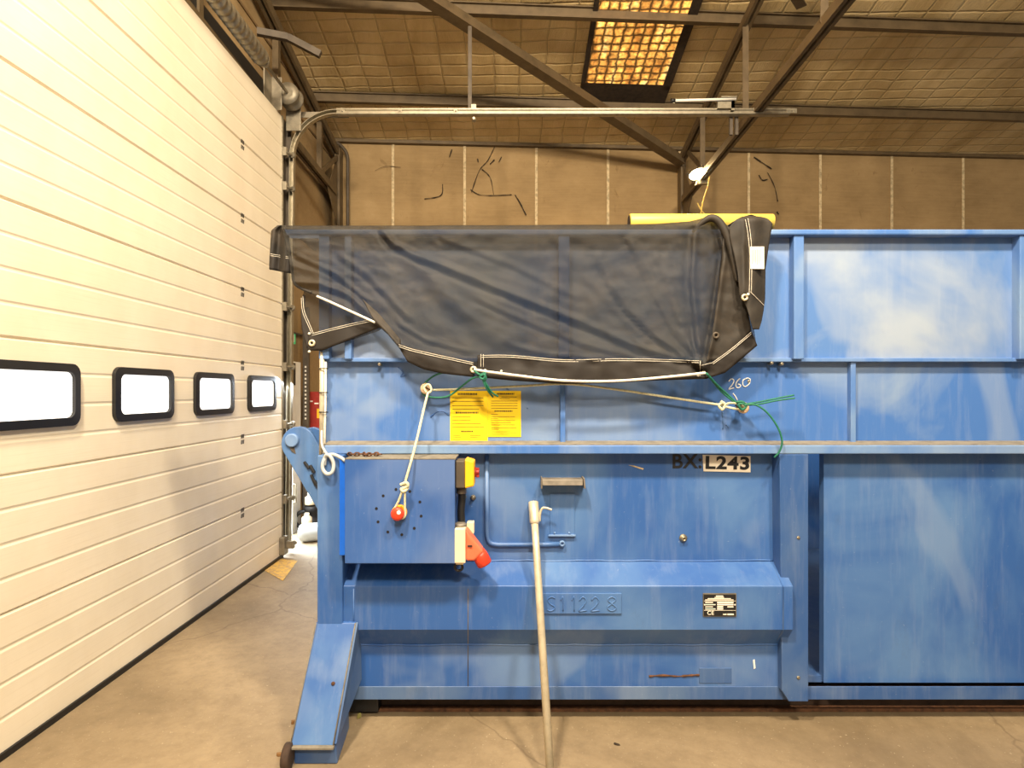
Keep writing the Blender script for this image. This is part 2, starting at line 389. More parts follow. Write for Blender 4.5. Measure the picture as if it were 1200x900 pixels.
stain([(552, 222), (562, 228), (579, 229), (600, 228)], .012); stain([(519, 216), (517, 229), (498, 233)], .012)
stain([(604, 228), (610, 238), (617, 252)], .016); stain([(530, 175), (527, 184)]); stain([(560, 186), (561, 190)]); stain([(588, 184), (585, 190)], .02); stain([(575, 192), (580, 187)], .02)
stain([(884, 184), (893, 190), (905, 198)], .014); stain([(900, 202), (908, 218), (912, 236)], .013); stain([(890, 205), (894, 211), (900, 210)], .014); stain([(911, 248), (913, 251)], .03); stain([(440, 200), (452, 195), (470, 196)], .008)

# left wall with the sectional door opening (to Y=5.42) and a side doorway (5.62..6.28)
b = MB()
def lw(y0, y1, z0, z1): b.box(WALLX-.25, WALLX, y0, y1, z0, z1)
lw(-7, 1.9, 0, 4.35); lw(-7, 8.2, 4.35, 7.9); lw(5.42, 5.47, 0, 4.35); lw(5.47, 6.28, 2.02, 4.35); lw(6.28, 8.2, 0, 4.35)
wl = tag(b.build('wall_left', M['wall']), kind='structure')
b = MB(); b.box(WALLX, WALLX+.1, -6, 5.55, 4.13, 4.5); b.build('lintel', M['black'], wl)
for z in (4.72, 5.05, 5.38):
    b = MB(); b.box(WALLX, WALLX+.012, -6, 7.8, z-.012, z+.012); b.build('cladding_seam', M['wall_dark'], wl)

b = MB(); b.hexa([roof(WALLX-.3, 8.1), roof(9, 8.1), roof(9, -7), roof(WALLX-.3, -7)], [roof(x, y, .12) for x, y in ((WALLX-.3, 8.1), (9, 8.1), (9, -7), (WALLX-.3, -7))])
tag(b.build('ceiling', M['quilt']), kind='structure')

# ------------------------------------------------------------------ sectional door (closed), seen along the left
DX = -2.15
d1 = thing('door_1', (DX, 3.4, 0), 'cream sectional overhead door with row of small windows', 'door', kind='structure')
ZS = [0.02+i*(4.13-.02)/7 for i in range(8)]
for i in range(7):
    z0, z1 = ZS[i], ZS[i+1]; n = 4; prof = [(DX-.045, z0), (DX-.012, z0), (DX, z0+.010)]
    for k in range(1, n):
        z = z0+(z1-z0)*k/n; prof += [(DX, z-.012), (DX-.003, z-.003), (DX-.003, z+.003), (DX, z+.012)]
    prof += [(DX, z1-.010), (DX-.012, z1), (DX-.045, z1)]
    b = MB(); b.hexa([(x, 1.35, z) for x, z in prof], [(x, 5.40, z) for x, z in prof]); b.build('door_section', M['door'], d1)
    if i < 6:
        for yy in (4.6, ):
            b = MB()
            for r_ in range(2):
                for c_ in range(3):
                    y = yy+(c_-1)*.019; z = z1-.045+(r_)*.045
                    b.hexa([(DX, y-.007, z-.016), (DX, y+.004, z-.016), (DX, y+.011, z+.016), (DX, y, z+.016)],
                           [(DX+.0015, y-.007, z-.016), (DX+.0015, y+.004, z-.016), (DX+.0015, y+.011, z+.016), (DX+.0015, y, z+.016)])
            tag(b.build('maker_mark', M['letter'], d1), 'small dark printed mark')
b = MB(); b.box(DX-.05, DX+.012, 1.35, 5.40, 0, .03); b.build('bottom_seal', M['black'], d1)
b = MB(); b.box(DX-.05, DX+.008, 5.385, 5.41, .03, 4.13); b.build('end_cap', M['galv_dull'], d1)
def rrect(w_, h_, r_, n=5):
    out = []
    for cx, cy, a0 in ((w_/2-r_, h_/2-r_, 0), (-w_/2+r_, h_/2-r_, PI/2), (-w_/2+r_, -h_/2+r_, PI), (w_/2-r_, -h_/2+r_, 1.5*PI)):
        for k in range(n+1):
            a = a0+PI/2*k/n; out.append((cx+r_*math.cos(a), cy+r_*math.sin(a)))
    return out
for yc in (4.95, 4.16, 3.37, 2.58, 1.79):
    zc = 1.535; o_ = rrect(.54, .30, .05); i_ = rrect(.46, .22, .035)
    b = MB(); bm = b.bm
    ring = [[bm.verts.new((x, yc+p, zc+q)) for p, q in L_] for x, L_ in ((DX, o_), (DX+.02, o_), (DX+.024, i_), (DX+.006, i_))]
    for A, B in zip(ring, ring[1:]):
        for k in range(len(A)): bm.faces.new([A[k], A[(k+1) % len(A)], B[(k+1) % len(A)], B[k]])
    f = b.build('window_frame', M['black'], d1)
    b = MB(); b.prism([(DX+.004, yc+p, zc+q) for p, q in i_], (.004, 0, 0)); b.build('pane', M['daylight'], f)
# side doorway: white frame with the leaf folded back
d2 = thing('door_2', (WALLX, 6, 0), 'white frame of the open side doorway', 'door', kind='structure')
b = MB(); b.box(WALLX-.02, WALLX+.07, 6.26, 6.50, 0, 1.88); b.build('door_jamb', M['white'], d2, .004)
b = MB(); b.box(WALLX-.02, WALLX+.04, 5.47, 6.28, 1.98, 2.06); b.build('door_header', M['galv_dull'], d2, .004)
b = MB(); b.box(WALLX+.06, WALLX+.10, 6.20, 6.27, 1.62, 1.86); b.build('door_closer', M['black'], d2, .005)
b = MB(); b.tube([(WALLX+.07, 6.24, .55), (WALLX+.11, 6.24, .55), (WALLX+.11, 6.24, .35), (WALLX+.07, 6.24, .35)], .01); b.build('pull_handle', M['galv'], d2)

# ------------------------------------------------------------------ the blue container
C = thing('compactor_container', (0, 3.9, 0), 'large weathered blue steel compactor container under the dark mesh tarp', 'container')
XR = 3.1; XL = X_(381, 2.74); YB = 5.0
# upper skin
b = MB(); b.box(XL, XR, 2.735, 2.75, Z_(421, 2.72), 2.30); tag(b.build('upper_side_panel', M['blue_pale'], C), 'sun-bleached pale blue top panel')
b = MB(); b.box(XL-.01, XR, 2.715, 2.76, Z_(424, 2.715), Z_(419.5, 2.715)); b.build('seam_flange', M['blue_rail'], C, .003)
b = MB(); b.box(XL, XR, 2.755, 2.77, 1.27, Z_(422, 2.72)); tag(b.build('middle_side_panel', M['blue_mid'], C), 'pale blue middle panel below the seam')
b = MB(); b.box(X_(334, 2.69), XR, 2.68, 2.75, Z_(275, 2.68), 2.305); b.build('top_rail', M['blue_rail'], C, .006)
for x0, x1 in ((655, 668), (931, 943), (374, 386), (404, 412), (1196, 1208)):
    b = MB(); b.box(X_(x0, 2.69), X_(x1, 2.69), 2.69, 2.745, Z_(421, 2.70), Z_(275, 2.69)); b.build('upper_rib', M['blue_rail'], C, .004)
for x in (660, 1000):
    b = MB(); b.box(X_(x-3, 2.73), X_(x+3, 2.73), 2.725, 2.765, 1.30, Z_(424, 2.73)); b.build('middle_rib', M['blue_rail'], C, .003)
# waist rail: dusty top flange and painted face
b = MB(); b.hexa([(X_(380, 2.66), 2.66, 1.263), (X_(380, 2.66), 2.66, 1.302), (X_(380, 2.66), 2.757, 1.312), (X_(380, 2.66), 2.757, 1.263)],
                 [(XR, 2.66, 1.263), (XR, 2.66, 1.302), (XR, 2.757, 1.312), (XR, 2.757, 1.263)]); b.build('waist_rail', M['blue_rail'], C, .004)
b = MB(); b.hexa([(X_(381, 2.69), 2.668, 1.303), (X_(381, 2.69), 2.668, 1.306), (X_(381, 2.69), 2.752, 1.316), (X_(381, 2.69), 2.752, 1.311)],
                 [(XR, 2.668, 1.303), (XR, 2.668, 1.306), (XR, 2.752, 1.316), (XR, 2.752, 1.311)]); tag(b.build('dust_layer', M['dust'], C), 'grey dust lying on the waist rail')
# lower skin with the pressed-out bulge
xl = X_(400, 2.74); xr = X_(918, 2.72)
prof = [(2.74, 1.27), (2.74, .747), (2.62, .666), (2.62, .469), (2.70, .368), (2.70, .168), (2.78, .168), (2.78, 1.27)]
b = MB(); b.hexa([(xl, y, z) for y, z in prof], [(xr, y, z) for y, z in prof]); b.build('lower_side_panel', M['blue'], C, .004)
# chamfered end of the bulge against the right post
x2 = X_(926, 2.66)
b = MB(); b.hexa([(xr-.05, 2.74, .747), (xr-.05, 2.615, .666), (xr-.05, 2.615, .469), (xr-.05, 2.70, .368)],
                 [(x2, 2.74, .740), (x2, 2.648, .655), (x2, 2.648, .475), (x2, 2.70, .38)]); b.build('bulge_end', M['blue_low'], C, .003)
b = MB(); b.box(x2+.2, XR, 2.74, 2.78, .168, 1.27); b.build('lower_side_panel', M['blue'], C)
b = MB(); b.hexa([(xl, 2.70, .172), (xl, 2.697, .170), (xl, 2.697, .11), (xl, 2.76, .11)], [(XR, 2.70, .172), (XR, 2.697, .170), (XR, 2.697, .11), (XR, 2.76, .11)]); b.build('bottom_rail', M['blue_low'], C, .003)
# posts
b = MB(); b.box(X_(373, 2.62), X_(403, 2.62), 2.608, 2.78, .40, 1.262); b.build('corner_post', M['blue'], C, .006)
b = MB(); b.hexa([(X_(914, 2.66), 2.66, 1.262), (X_(948, 2.66), 2.66, 1.262), (X_(948, 2.66), 2.66, .12), (X_(925, 2.66), 2.66, .12), (X_(917, 2.66), 2.66, .17)],
                 [(X_(914, 2.66), 2.78, 1.262), (X_(948, 2.66), 2.78, 1.262), (X_(948, 2.66), 2.78, .12), (X_(925, 2.66), 2.78, .12), (X_(917, 2.66), 2.78, .17)]); b.build('side_post', M['blue_low'], C, .004)
# weld lines, rear, ends and floor of the container
b = MB(); b.tube([P(549, 690, 2.619), P(549, 738, 2.619), P(549, 755, 2.698), P(549, 804, 2.698)], .0018, 6); b.build('weld_seam', M['grey_steel'], C)
b = MB(); b.tube([P(415, 690, 2.619), P(415, 738, 2.619)], .003, 6); b.build('weld_seam', M['blue_rail'], C)
b = MB(); b.tube(spline([P(x, 657+random.uniform(-.6, .6), 2.738) for x in range(402, 917, 12)], 3), .0045, 6); b.build('weld_seam', M['blue'], C)
b = MB(); b.tube(spline([P(x, 755.5+random.uniform(-.5, .5), 2.699) for x in range(422, 917, 14)], 3), .004, 6); b.build('weld_seam', M['blue'], C)
b = MB(); b.box(XL, XR, YB, YB+.04, .12, 2.30); b.build('far_side_panel', M['blue'], C)
b = MB(); b.box(XL, XL+.03, 2.76, YB, .17, 2.30); b.build('end_panel', M['blue'], C)
b = MB(); b.box(XR-.03, XR, 2.74, YB, .12, 2.30); b.build('end_panel', M['blue'], C)
b = MB(); b.box(XL, XR, 2.76, YB, .16, .19); b.build('floor_plate', M['blue_low'], C)
for y in (3.05, 3.3): 
    b = MB(); b.box(XL, XR, y-.03, y+.03, 2.25, 2.285); b.build('roof_bar', M['blue_rail'], C)
b = MB(); b.box(X_(447, 2.84), XR, 2.82, 2.92, .012, .115); b.build('skid_beam', M['rust_dark'], C, .008)
b = MB(); b.box(X_(424, 2.8), XR, 2.79, 2.95, .0, .016); b.build('skid_plate', M['rust'], C, .002)
b = MB(); b.box(X_(405, 2.8), X_(446, 2.8), 2.76, 2.9, .016, .11); b.build('skid_end', M['black'], C, .004)
b = MB(); b.box(XL, XR, YB-.12, YB, .0, .16); b.build('skid_beam', M['rust_dark'], C)
# support leg in front of the corner post
leg = MB()
A = [P(371, 730, 2.61), P(417, 730, 2.61), P(391, 874, 2.38), P(341, 874, 2.38)]
leg.prism(A, (0, .012, .004))
lg = leg.build('support_leg', M['blue'], C, .004)
b = MB(); b.prism([P(417.5, 729, 2.61), P(421, 744, 2.70), P(422, 796, 2.70), P(392, 872, 2.385)], (.01, 0, 0)); b.build('side_gusset', M['blue_low'], lg, .002)
b = MB(); b.prism([P(371, 729, 2.61)+Vector((.0, 0, 0)), P(371, 744, 2.70), P(372, 796, 2.70), P(341, 872, 2.385)], (.01, 0, 0)); b.build('side_gusset', M['blue_low'], lg, .002)
b = MB(); b.tube([P(371, 730, 2.607), P(341, 873, 2.378)], .003, 6); b.tube([P(417, 730, 2.607), P(391, 873, 2.378)], .003, 6); tag(b.build('worn_edge', M['dust'], lg), 'edge worn to bare metal')
b = MB(); b.bar(P(339, 876, 2.375), P(392, 876, 2.375), .02, .012); b.build('toe_plate', M['dust'], lg, .003)
b = MB(); zz = .085
b.hexa([(X_(345, 2.40), 2.40, 0.0), (X_(396, 2.40), 2.40, 0.0), (X_(394, 2.40), 2.40, zz), (X_(345, 2.40), 2.40, zz)],
       [(X_(367, 2.66), 2.66, 0.0), (X_(410, 2.66), 2.66, 0.0), (X_(408, 2.66), 2.66, .20), (X_(367, 2.66), 2.66, .20)]); b.build('foot_block', M['blue_low'], lg, .006)
b = MB(); b.lathe((X_(333, 2.37), 2.37, .052), (1, 0, 0), [(.04, 0), (.051, .004), (.051, .030), (.04, .034)], 24); b.build('roller', M['rust_dark'], lg)
b = MB(); b.lathe(P(391, 801, 2.49), (0, -1, .4), [(.008, -.01), (.008, .004), (.004, .006)], 10); b.build('bolt', M['rust'], lg)
# hook arm behind the corner post
def plate_arm(c0, c1, r0, r1, Y, th, m, name, parent):
    a0, a1 = P(*c0, Y), P(*c1, Y); d = (a1-a0); ang = math.atan2(d.z, d.x); pts = []
    for k in range(13):
        a = ang+PI/2+PI*k/12; pts.append(a0+Vector((math.cos(a)*r0, 0, math.sin(a)*r0)))
    for k in range(13):
        a = ang-PI/2+PI*k/12; pts.append(a1+Vector((math.cos(a)*r1, 0, math.sin(a)*r1)))
    q = MB(); q.prism(pts, (0, th, 0)); return q.build(name, m, parent, .004)
arm = plate_arm((350, 520), (402, 612), .085, .075, 2.86, .03, M['blue'], 'lifting_arm', C)
plate_arm((366, 518), (410, 590), .075, .07, 2.95, .03, M['blue'], 'arm_plate', arm)
b = MB(); b.lathe(P(343, 516, 2.858), (0, -1, 0), [(.034, -.02), (.034, .010), (.028, .014)], 24); b.build('pivot_pin', M['blue_rail'], arm)
b = MB(); b.tube([P(352, 521, 2.87), P(352, 521, 2.96)], .05, 20); b.build('pivot_tube', M['dark_steel'], arm)
for s_, e_ in (((357, 541), (363, 549)), ((365, 556), (371, 569))):
    b = MB(); b.bar(P(*s_, 2.856), P(*e_, 2.856), .012, .016, (0, 1, 0)); b.build('slot', M['letter'], arm, .003)
for c in ((364, 548), (369, 566)):
    b = MB(); b.bar(P(c[0], c[1]-3, 2.853), P(c[0]+5, c[1]+6, 2.853), .012, .018, (0, 1, 0)); b.build('slot', M['letter'], arm, .003)
# galvanised conduit with cable ties up the left edge
b = MB(); b.tube([P(378, 412, 2.70), P(378, 470, 2.70), P(377.5, 535, 2.70)], .012, 10); cd = b.build('cable_conduit', M['pole'], C)
b = MB(); b.tube([P(382, 424, 2.705), P(381.5, 480, 2.705), P(380, 548, 2.68)], .006, 8); b.build('cable', M['rope_white'], cd)
for py in (432, 460, 483):
    b = MB(); b.torus(P(379.5, py, 2.70), (0, 0, 1), .019, .003, 16, 6); b.build('cable_tie', M['black'], cd)
# hatch with rain hood, pipe, bolts, plates
b = MB(); b.prism([P(645, 578, 2.736), P(674, 578, 2.736), P(674, 627, 2.736), P(645, 627, 2.736)], (0, .008, 0)); ht = b.build('hatch_cover', M['blue'], C, .002)
b = MB(); b.bar(P(643, 627.5, 2.73), P(675, 627.5, 2.73), .014, .008); b.build('hatch_lip', M['blue_rail'], ht, .002)
for x in (650.5, 667.5):
    b = MB(); b.lathe(P(x, 624.5, 2.735), (0, -1, 0), [(.005, -.002), (.005, .003), (.002, .005)], 10); b.build('hatch_rivet', M['blue_rail'], ht)
b = MB()
for i, (x0, x1) in enumerate(((636, 683), )):
    prof = [(2.74, Z_(559.5, 2.74)), (2.69, Z_(559.8, 2.69)), (2.665, Z_(562, 2.665)), (2.66, Z_(569, 2.66)), (2.668, Z_(569, 2.668)), (2.674, Z_(563.5, 2.674)), (2.695, Z_(562, 2.695)), (2.74, Z_(562, 2.74))]
    b.hexa([(X_(x0, 2.68), y, z) for y, z in prof], [(X_(x1, 2.68), y, z) for y, z in prof])
for x in (635, 684):
    b.prism([P(x, 560.5, 2.664), P(x+(2 if x > 650 else 1.5), 560.5, 2.664), P(x+(3 if x > 650 else 1), 573, 2.664), P(x+(1.2 if x > 650 else -.5), 573, 2.664)], (0, .076, 0))
b.build('rain_hood', M['grey_steel'], C, .002)
b = MB(); b.tube([P(571, 533, 2.728)]+spline([P(571, 610, 2.728), P(571.5, 628, 2.728), P(575, 636, 2.728), P(584, 638.3, 2.728)], 5)+[P(640, 638, 2.728), P(657, 637.5, 2.728)], .0105, 10); b.build('pipe', M['blue'], C)
b = MB(); b.lathe(P(659, 636, 2.738), (0, -1, 0), [(.014, 0), (.014, .02), (.007, .022), (.007, .01)], 14); b.build('pipe_end', M['blue_rail'], C)
b = MB(); b.lathe(P(801, 630.5, 2.74), (0, -1, 0), [(.019, 0), (.019, .004), (.012, .005), (.012, .018), (.007, .02), (.006, .012)], 18); b.build('grease_bolt', M['galv'], C)
for x, y in ((555, 583), (544, 582)):
    b = MB(); b.lathe(P(x, y, 2.74), (0, -1, 0), [(.013, 0), (.013, .004), (.008, .005), (.008, .018), (.004, .02)], 14); b.build('bolt', M['galv'], C)
for x, y, Yb in ((905, 425.5, 2.715), (917, 426.5, 2.715), (445, 427, 2.715), (878, 447, 2.756), (936, 630, 2.66), (936, 794, 2.66)):
    b = MB(); b.lathe(P(x, y, Yb), (0, -1, 0), [(.008, -.03), (.008, .002), (.005, .005)], 10); b.build('rivet', M['galv'], C)
b = MB(); b.prism([P(820, 783, 2.697), P(858, 783, 2.697), P(858, 801, 2.697), P(820, 801, 2.697)], (0, .006, 0)); b.build('cover_plate', M['blue_low'], C, .002)
b = MB(); b.tube(spline([P(761, 792.5, 2.699), P(778, 791.5, 2.698), P(795, 792.5, 2.698), P(808, 791.5, 2.698), P(820, 791, 2.699)], 4), [.002+.004*random.random() for _ in range(17)], 6); b.build('rust_scar', M['rust'], C)
b = MB(); b.prism([P(883, 774, 2.697), P(885, 773, 2.697), P(886, 783, 2.697), P(884, 784, 2.697)], (0, .003, 0)); b.build('paint_chip', M['chalk'], C)
b = MB(); b.prism([P(737, 545, 2.737), P(743, 545.5, 2.737), P(755, 549, 2.737), P(754, 550.5, 2.737)], (0, .004, 0)); b.build('paint_scrape', M['caulk'], C)
# raised plate with weld-bead figures
YP = 2.612
b = MB(); b.prism([P(636, 695.5, YP), P(729, 695.5, YP), P(729, 719.5, YP), P(636, 719.5, YP)], (0, .009, 0)); wp = b.build('weld_number_plate', M['blue'], C, .002)
digits = {'S': [[(.9, .1), (.5, 0), (.1, .2), (.4, .5), (.8, .65), (.85, .85), (.4, 1), (.05, .9)]], '1': [[(.3, .25), (.6, 0), (.6, 1)]],
          '2': [[(.15, .25), (.5, 0), (.85, .25), (.6, .6), (.1, 1), (.9, .95)]], '8': [[(.5, .48), (.15, .22), (.5, 0), (.85, .2), (.5, .48), (.1, .78), (.5, 1), (.9, .78), (.5, .48)]]}
for ch, x0, w_ in (('S', 641, 11), ('1', 655, 9), ('1', 668, 9), ('2', 678, 11), ('2', 692, 12), ('8', 711, 13)):
    for st in digits[ch]:
        b = MB(); b.tube(spline([P(x0+u*w_, 699.5+v*16.5, YP-.001) for u, v in st], 5), .003, 6); b.build('weld_figure', M['blue'], wp)
# fleet number
YF = 2.738
b = MB(); b.prism([P(824, 532.9, YF-.003), P(880, 534.5, YF-.003), P(880, 553.5, YF-.003), P(825, 552.3, YF-.003)], (0, .003, 0)); pl = tag(b.build('number_plate', M['plate_white'], C), 'white plate reading L243')
text('plate_lettering', 'L243', M['letter'], pl, P(853, 543.3, YF-.0045), 51*YF/FPX, 15.5*YF/FPX, (PI/2, math.radians(1.2), 0), .034, spacing=1.1)
t_ = text('stencil_lettering', 'BX:', M['letter'], C, P(805.5, 541.3, YF-.001), 34*YF/FPX, 17*YF/FPX, offset=.02, spacing=1.05); tag(t_, 'black stencilled letters BX:')
# data plate with CE mark
YD = 2.612
b = MB(); b.prism([P(824.5, 695.5, YD+.003), P(863.5, 695.5, YD+.003), P(863.5, 722.5, YD+.003), P(824.5, 722.5, YD+.003)], (0, .006, 0)); dp = tag(b.build('data_plate', M['galv_dull'], C), 'black and silver data plate with CE mark')
b = MB(); b.prism([P(825.5, 697, YD), P(862.7, 697, YD), P(862.7, 721.7, YD), P(825.5, 721.7, YD)], (0, .003, 0)); b.build('plate_face', M['black'], dp)
b = MB()
for x0, x1, y0, y1 in ((839.5, 848, 698, 699.2), (838, 849, 699.8, 700.6), (830, 857, 701.2, 702), (827, 860, 702.7, 703.5), (827, 836, 705.6, 706.6), (827, 839, 708.1, 709.1), (827, 836, 710.8, 711.7), (827, 839, 713.2, 714.2),
                       (841, 860, 705.3, 707), (841, 860, 707.8, 709.4), (841, 848, 710.4, 711.9), (853, 860, 710.6, 711.8), (841, 848, 712.7, 714.4), (848, 852, 719.4, 720.6), (853, 860.5, 719.2, 720.8), (825.5, 862.7, 704.2, 704.5), (825.5, 862.7, 715.2, 715.5), (825.6, 827.4, 708, 709.4), (861, 862.6, 708, 709.4)):
    b.prism([P(x0, y0, YD-.0008), P(x1, y0, YD-.0008), P(x1, y1, YD-.0008), P(x0, y1, YD-.0008)], (0, .001, 0))
b.build('plate_print', M['plate_white'], dp)
text('ce_mark', 'CE', M['plate_white'], dp, P(833.2, 718.4, YD-.0005), 7.5*YD/FPX, 4.6*YD/FPX)
# yellow stickers
YS = 2.752
def sticker(x0, x1, y0, y1, rows, heads, name):
    q = MB(); q.prism([P(x0, y0, YS), P(x1, y0, YS), P(x1, y1, YS), P(x0, y1, YS)], (0, .003, 0)); s_ = q.build('instruction_sticker', M['sticker'], C); tag(s_, name)
    q = MB()
    for a, c, y, h in rows: q.prism([P(a, y, YS-.0006), P(c, y, YS-.0006), P(c, y+h, YS-.0006), P(a, y+h, YS-.0006)], (0, .0008, 0))
    q.build('printed_lines', M['ink'], s_)
    for a, c, y, h in heads:
        x = a; q = MB()
        while x < c:
            wd = random.uniform(1.0, 2.2); q.prism([P(x, y, YS-.0006), P(min(c, x+wd), y, YS-.0006), P(min(c, x+wd), y+h, YS-.0006), P(x, y+h, YS-.0006)], (0, .0008, 0)); x += wd+.45
        q.build('printed_heading', M['ink_dark'], s_)
sticker(528, 572, 458, 518, [(530.5, 567, 466, .7), (530.5, 567, 470, .7), (530.5, 567, 475, .7), (530.5, 562, 479.2, .7), (530, 552, 488, .6), (530, 552, 492.2, .6), (530, 564, 496.2, .6), (530, 568, 500.2, .6), (531, 540, 510, .5), (531, 541, 512.4, .5), (531, 540, 515, .5), (551, 564, 510, .5), (551, 563, 512.4, .5), (549, 562, 514.6, .5)],
        [(537, 559.5, 460.6, 2.2), (534.5, 561, 482.6, 2.0), (541, 555, 504.6, 1.8)], 'left yellow instruction sticker')
sticker(572.1, 611, 458, 512, [(588, 606, 465, .6), (586, 598, 467, .5), (576, 607, 469.6, .7), (576, 607, 472.5, .6), (576, 607, 475.4, .6), (576, 607, 478.2, .6), (576, 584, 485.4, .5), (576, 604, 488.2, .5), (576, 584, 490.4, .5), (576, 604, 492.4, .5), (576, 599, 495, .5), (576, 604, 497.6, .6), (576, 606, 501.2, .6), (576, 585, 503, .5), (576, 600, 505.6, .5), (576, 606, 507.5, .5), (576, 600, 509.4, .4)],
        [(583, 603, 460.6, 1.8), (580, 601, 481, 1.6)], 'right yellow instruction sticker')
# chalk 260
for st in ([(853, 447), (856, 444), (859, 446), (857, 451), (853, 456), (859, 454.5)], [(866, 443.5), (862, 448), (861.5, 453), (864.5, 454.5), (867, 451.5), (863.5, 450)], [(875, 443), (870, 445.5), (869.5, 451), (872.5, 453), (877, 449.5), (878, 444.5), (875, 443)], [(858, 461), (861, 465), (863, 469)]):
    b = MB(); b.tube(spline([P(x+1.5, y, 2.754) for x, y in st], 5), .0028, 6); tag(b.build('chalk_mark', M['chalk'], C), 'white chalk figure')
# rope hooks
for x, y in ((502, 455.5), (866, 477.5)):
    b = MB(); b.lathe(P(x, y, 2.754), (0, -1, 0), [(.012, 0), (.012, .05), (.026, .052), (.027, .06), (.022, .066)], 20); h_ = b.build('rope_hook', M['pale_wood'], C)
    b = MB(); b.bar(P(x-4, y-2.5, 2.686), P(x+4, y+2.5, 2.686), .006, .006, (0, 1, 0)); b.build('hook_slot', M['rust'], h_)
# scuffs of dark paint on the middle panel
for st in ([(505, 489), (512, 483), (520, 482), (527, 487)], [(845, 478), (847.5, 486), (847.5, 503)], [(851, 497), (854, 501)], [(467, 430), (473, 436), (470, 441), (476, 440)], [(594, 455), (597, 457)], [(618, 478), (619, 479)]):
    b = MB(); pts = spline([P(x, y, 2.7545) for x, y in st], 4); b.tube(pts, [.0015+.003*random.random() for _ in pts], 5); b.build('scuff', M['blue'], C)

# ------------------------------------------------------------------ control box
YF, YK = 2.50, 2.74
K = thing('control_box', (X_(469, YF), 2.62, Z_(661, YF)), 'blue steel control cabinet with red stop button hung on the container side', 'control cabinet')
b = MB(); b.box(X_(405, YF), X_(533, YF), YF+.012, 2.735, Z_(659.5, YF), 1.255); b.build('cabinet_body', M['blue_box'], K, .004)
b = MB(); b.box(X_(404.5, YF), X_(533.5, YF), YF, YF+.012, Z_(660.5, YF), Z_(537.5, YF)); b.build('front_door', M['blue_box'], K, .003)
b = MB(); b.box(X_(404, YF), X_(534, YF), YF+.0, 2.735, 1.2555, 1.2605); b.build('top_cover', M['dust'], K)
b = MB(); b.box(X_(398, 2.57), X_(405.5, 2.57), 2.57, 2.60, Z_(651, 2.57), Z_(538, 2.57)); tag(b.build('side_plate', M['blue_bright'], K, .003), 'bright blue edge plate')
for x, y in ((464.6, 573.5), (480.7, 575.8), (492.6, 588.2), (494, 604.7), (486, 619), (471.4, 626.5), (455, 623.4), (443.6, 611.5), (441.6, 595.9), (449.6, 581)):
    b = MB(); b.lathe(P(x, y, YF), (0, -1, 0), [(.0062, -.004), (.0062, .0012)], 12); b.build('sound_hole', M['black'], K)
b = MB(); b.lathe(P(469, 600, YF), (0, -1, 0), [(.033, 0), (.033, .012), (.028, .014)], 28); bt = b.build('button_collar', M['yellow'], K)
b = MB(); b.lathe(P(468, 600.5, YF-.012), (0, -1, 0), [(.016, 0), (.016, .018), (.028, .022), (.029, .034), (.024, .041), (.01, .043)], 28); tag(b.build('stop_button', M['red'], bt), 'red mushroom stop button')
b = MB(); b.lathe(P(467.8, 600.8, YF-.054), (0, -1, 0), [(.009, 0), (.009, .002), (.007, .003)], 16); b.build('button_mark', M['white'], bt)
xs = X_(533.5, YF)
# isolator switch on the right side of the cabinet
b = MB(); b.box(xs, xs+.042, 2.52, 2.62, Z_(571, 2.55), Z_(539, 2.55)); sw = b.build('switch_base', M['dark_steel'], K, .005)
b = MB(); b.hexa([(xs+.042, 2.515, Z_(571, 2.55)), (xs+.042, 2.515, Z_(537, 2.55)), (xs+.042, 2.625, Z_(537, 2.55)), (xs+.042, 2.625, Z_(571, 2.55))],
                 [(xs+.082, 2.525, Z_(569, 2.55)), (xs+.082, 2.525, Z_(540, 2.55)), (xs+.082, 2.615, Z_(540, 2.55)), (xs+.082, 2.615, Z_(569, 2.55))]); tag(b.build('switch_cover', M['yellow'], sw, .006), 'yellow isolator switch cover')
b = MB(); b.lathe((xs+.082, 2.57, Z_(554, 2.55)), (1, 0, 0), [(.022, 0), (.022, .006), (.012, .007), (.012, .02)], 18); b.box(xs+.088, xs+.102, 2.563, 2.577, Z_(560, 2.55), Z_(549, 2.55)); b.build('switch_knob', M['red_dull'], sw, .001)
# cable from the switch to the plug inlet
b = MB(); b.tube(spline([(xs+.022, 2.58, Z_(570, 2.58)), (xs+.024, 2.58, Z_(585, 2.58)), (xs+.02, 2.58, Z_(600, 2.58)), (xs+.024, 2.58, Z_(617, 2.58))], 5), .017, 12); b.build('supply_cable', M['black'], K)
b = MB(); b.lathe((xs+.022, 2.575, Z_(578, 2.58)), (0, 0, 1), [(.022, 0), (.022, .025)], 8); b.build('cable_gland', M['grey_steel'], K)
b = MB(); b.box(xs-.003, xs+.046, 2.50, 2.60, Z_(659, 2.52), Z_(618, 2.52)); inl = b.build('plug_inlet', M['cream'], K, .006)
b = MB(); b.lathe((xs+.02, 2.55, Z_(618, 2.52)), (0, 0, 1), [(.028, 0), (.028, .008), (.02, .014)], 16); b.build('gland_collar', M['grey_steel'], inl)
b = MB(); b.box(xs+.046, xs+.078, 2.58, 2.62, Z_(626, 2.58), Z_(612, 2.58)); b.build('hinge_block', M['cream'], inl, .004)
b = MB()
b.hexa([(xs+.046, 2.505, Z_(619, 2.53)), (xs+.046, 2.595, Z_(619, 2.53)), (xs+.046, 2.595, Z_(656, 2.53)), (xs+.046, 2.505, Z_(656, 2.53))],
       [(xs+.125, 2.515, Z_(646, 2.53)), (xs+.125, 2.585, Z_(646, 2.53)), (xs+.085, 2.585, Z_(657, 2.53)), (xs+.085, 2.515, Z_(657, 2.53))]); b.build('inlet_shroud', M['orange'], inl, .012, seg=3)
dv = Vector((.55, 0, -1)).normalized()
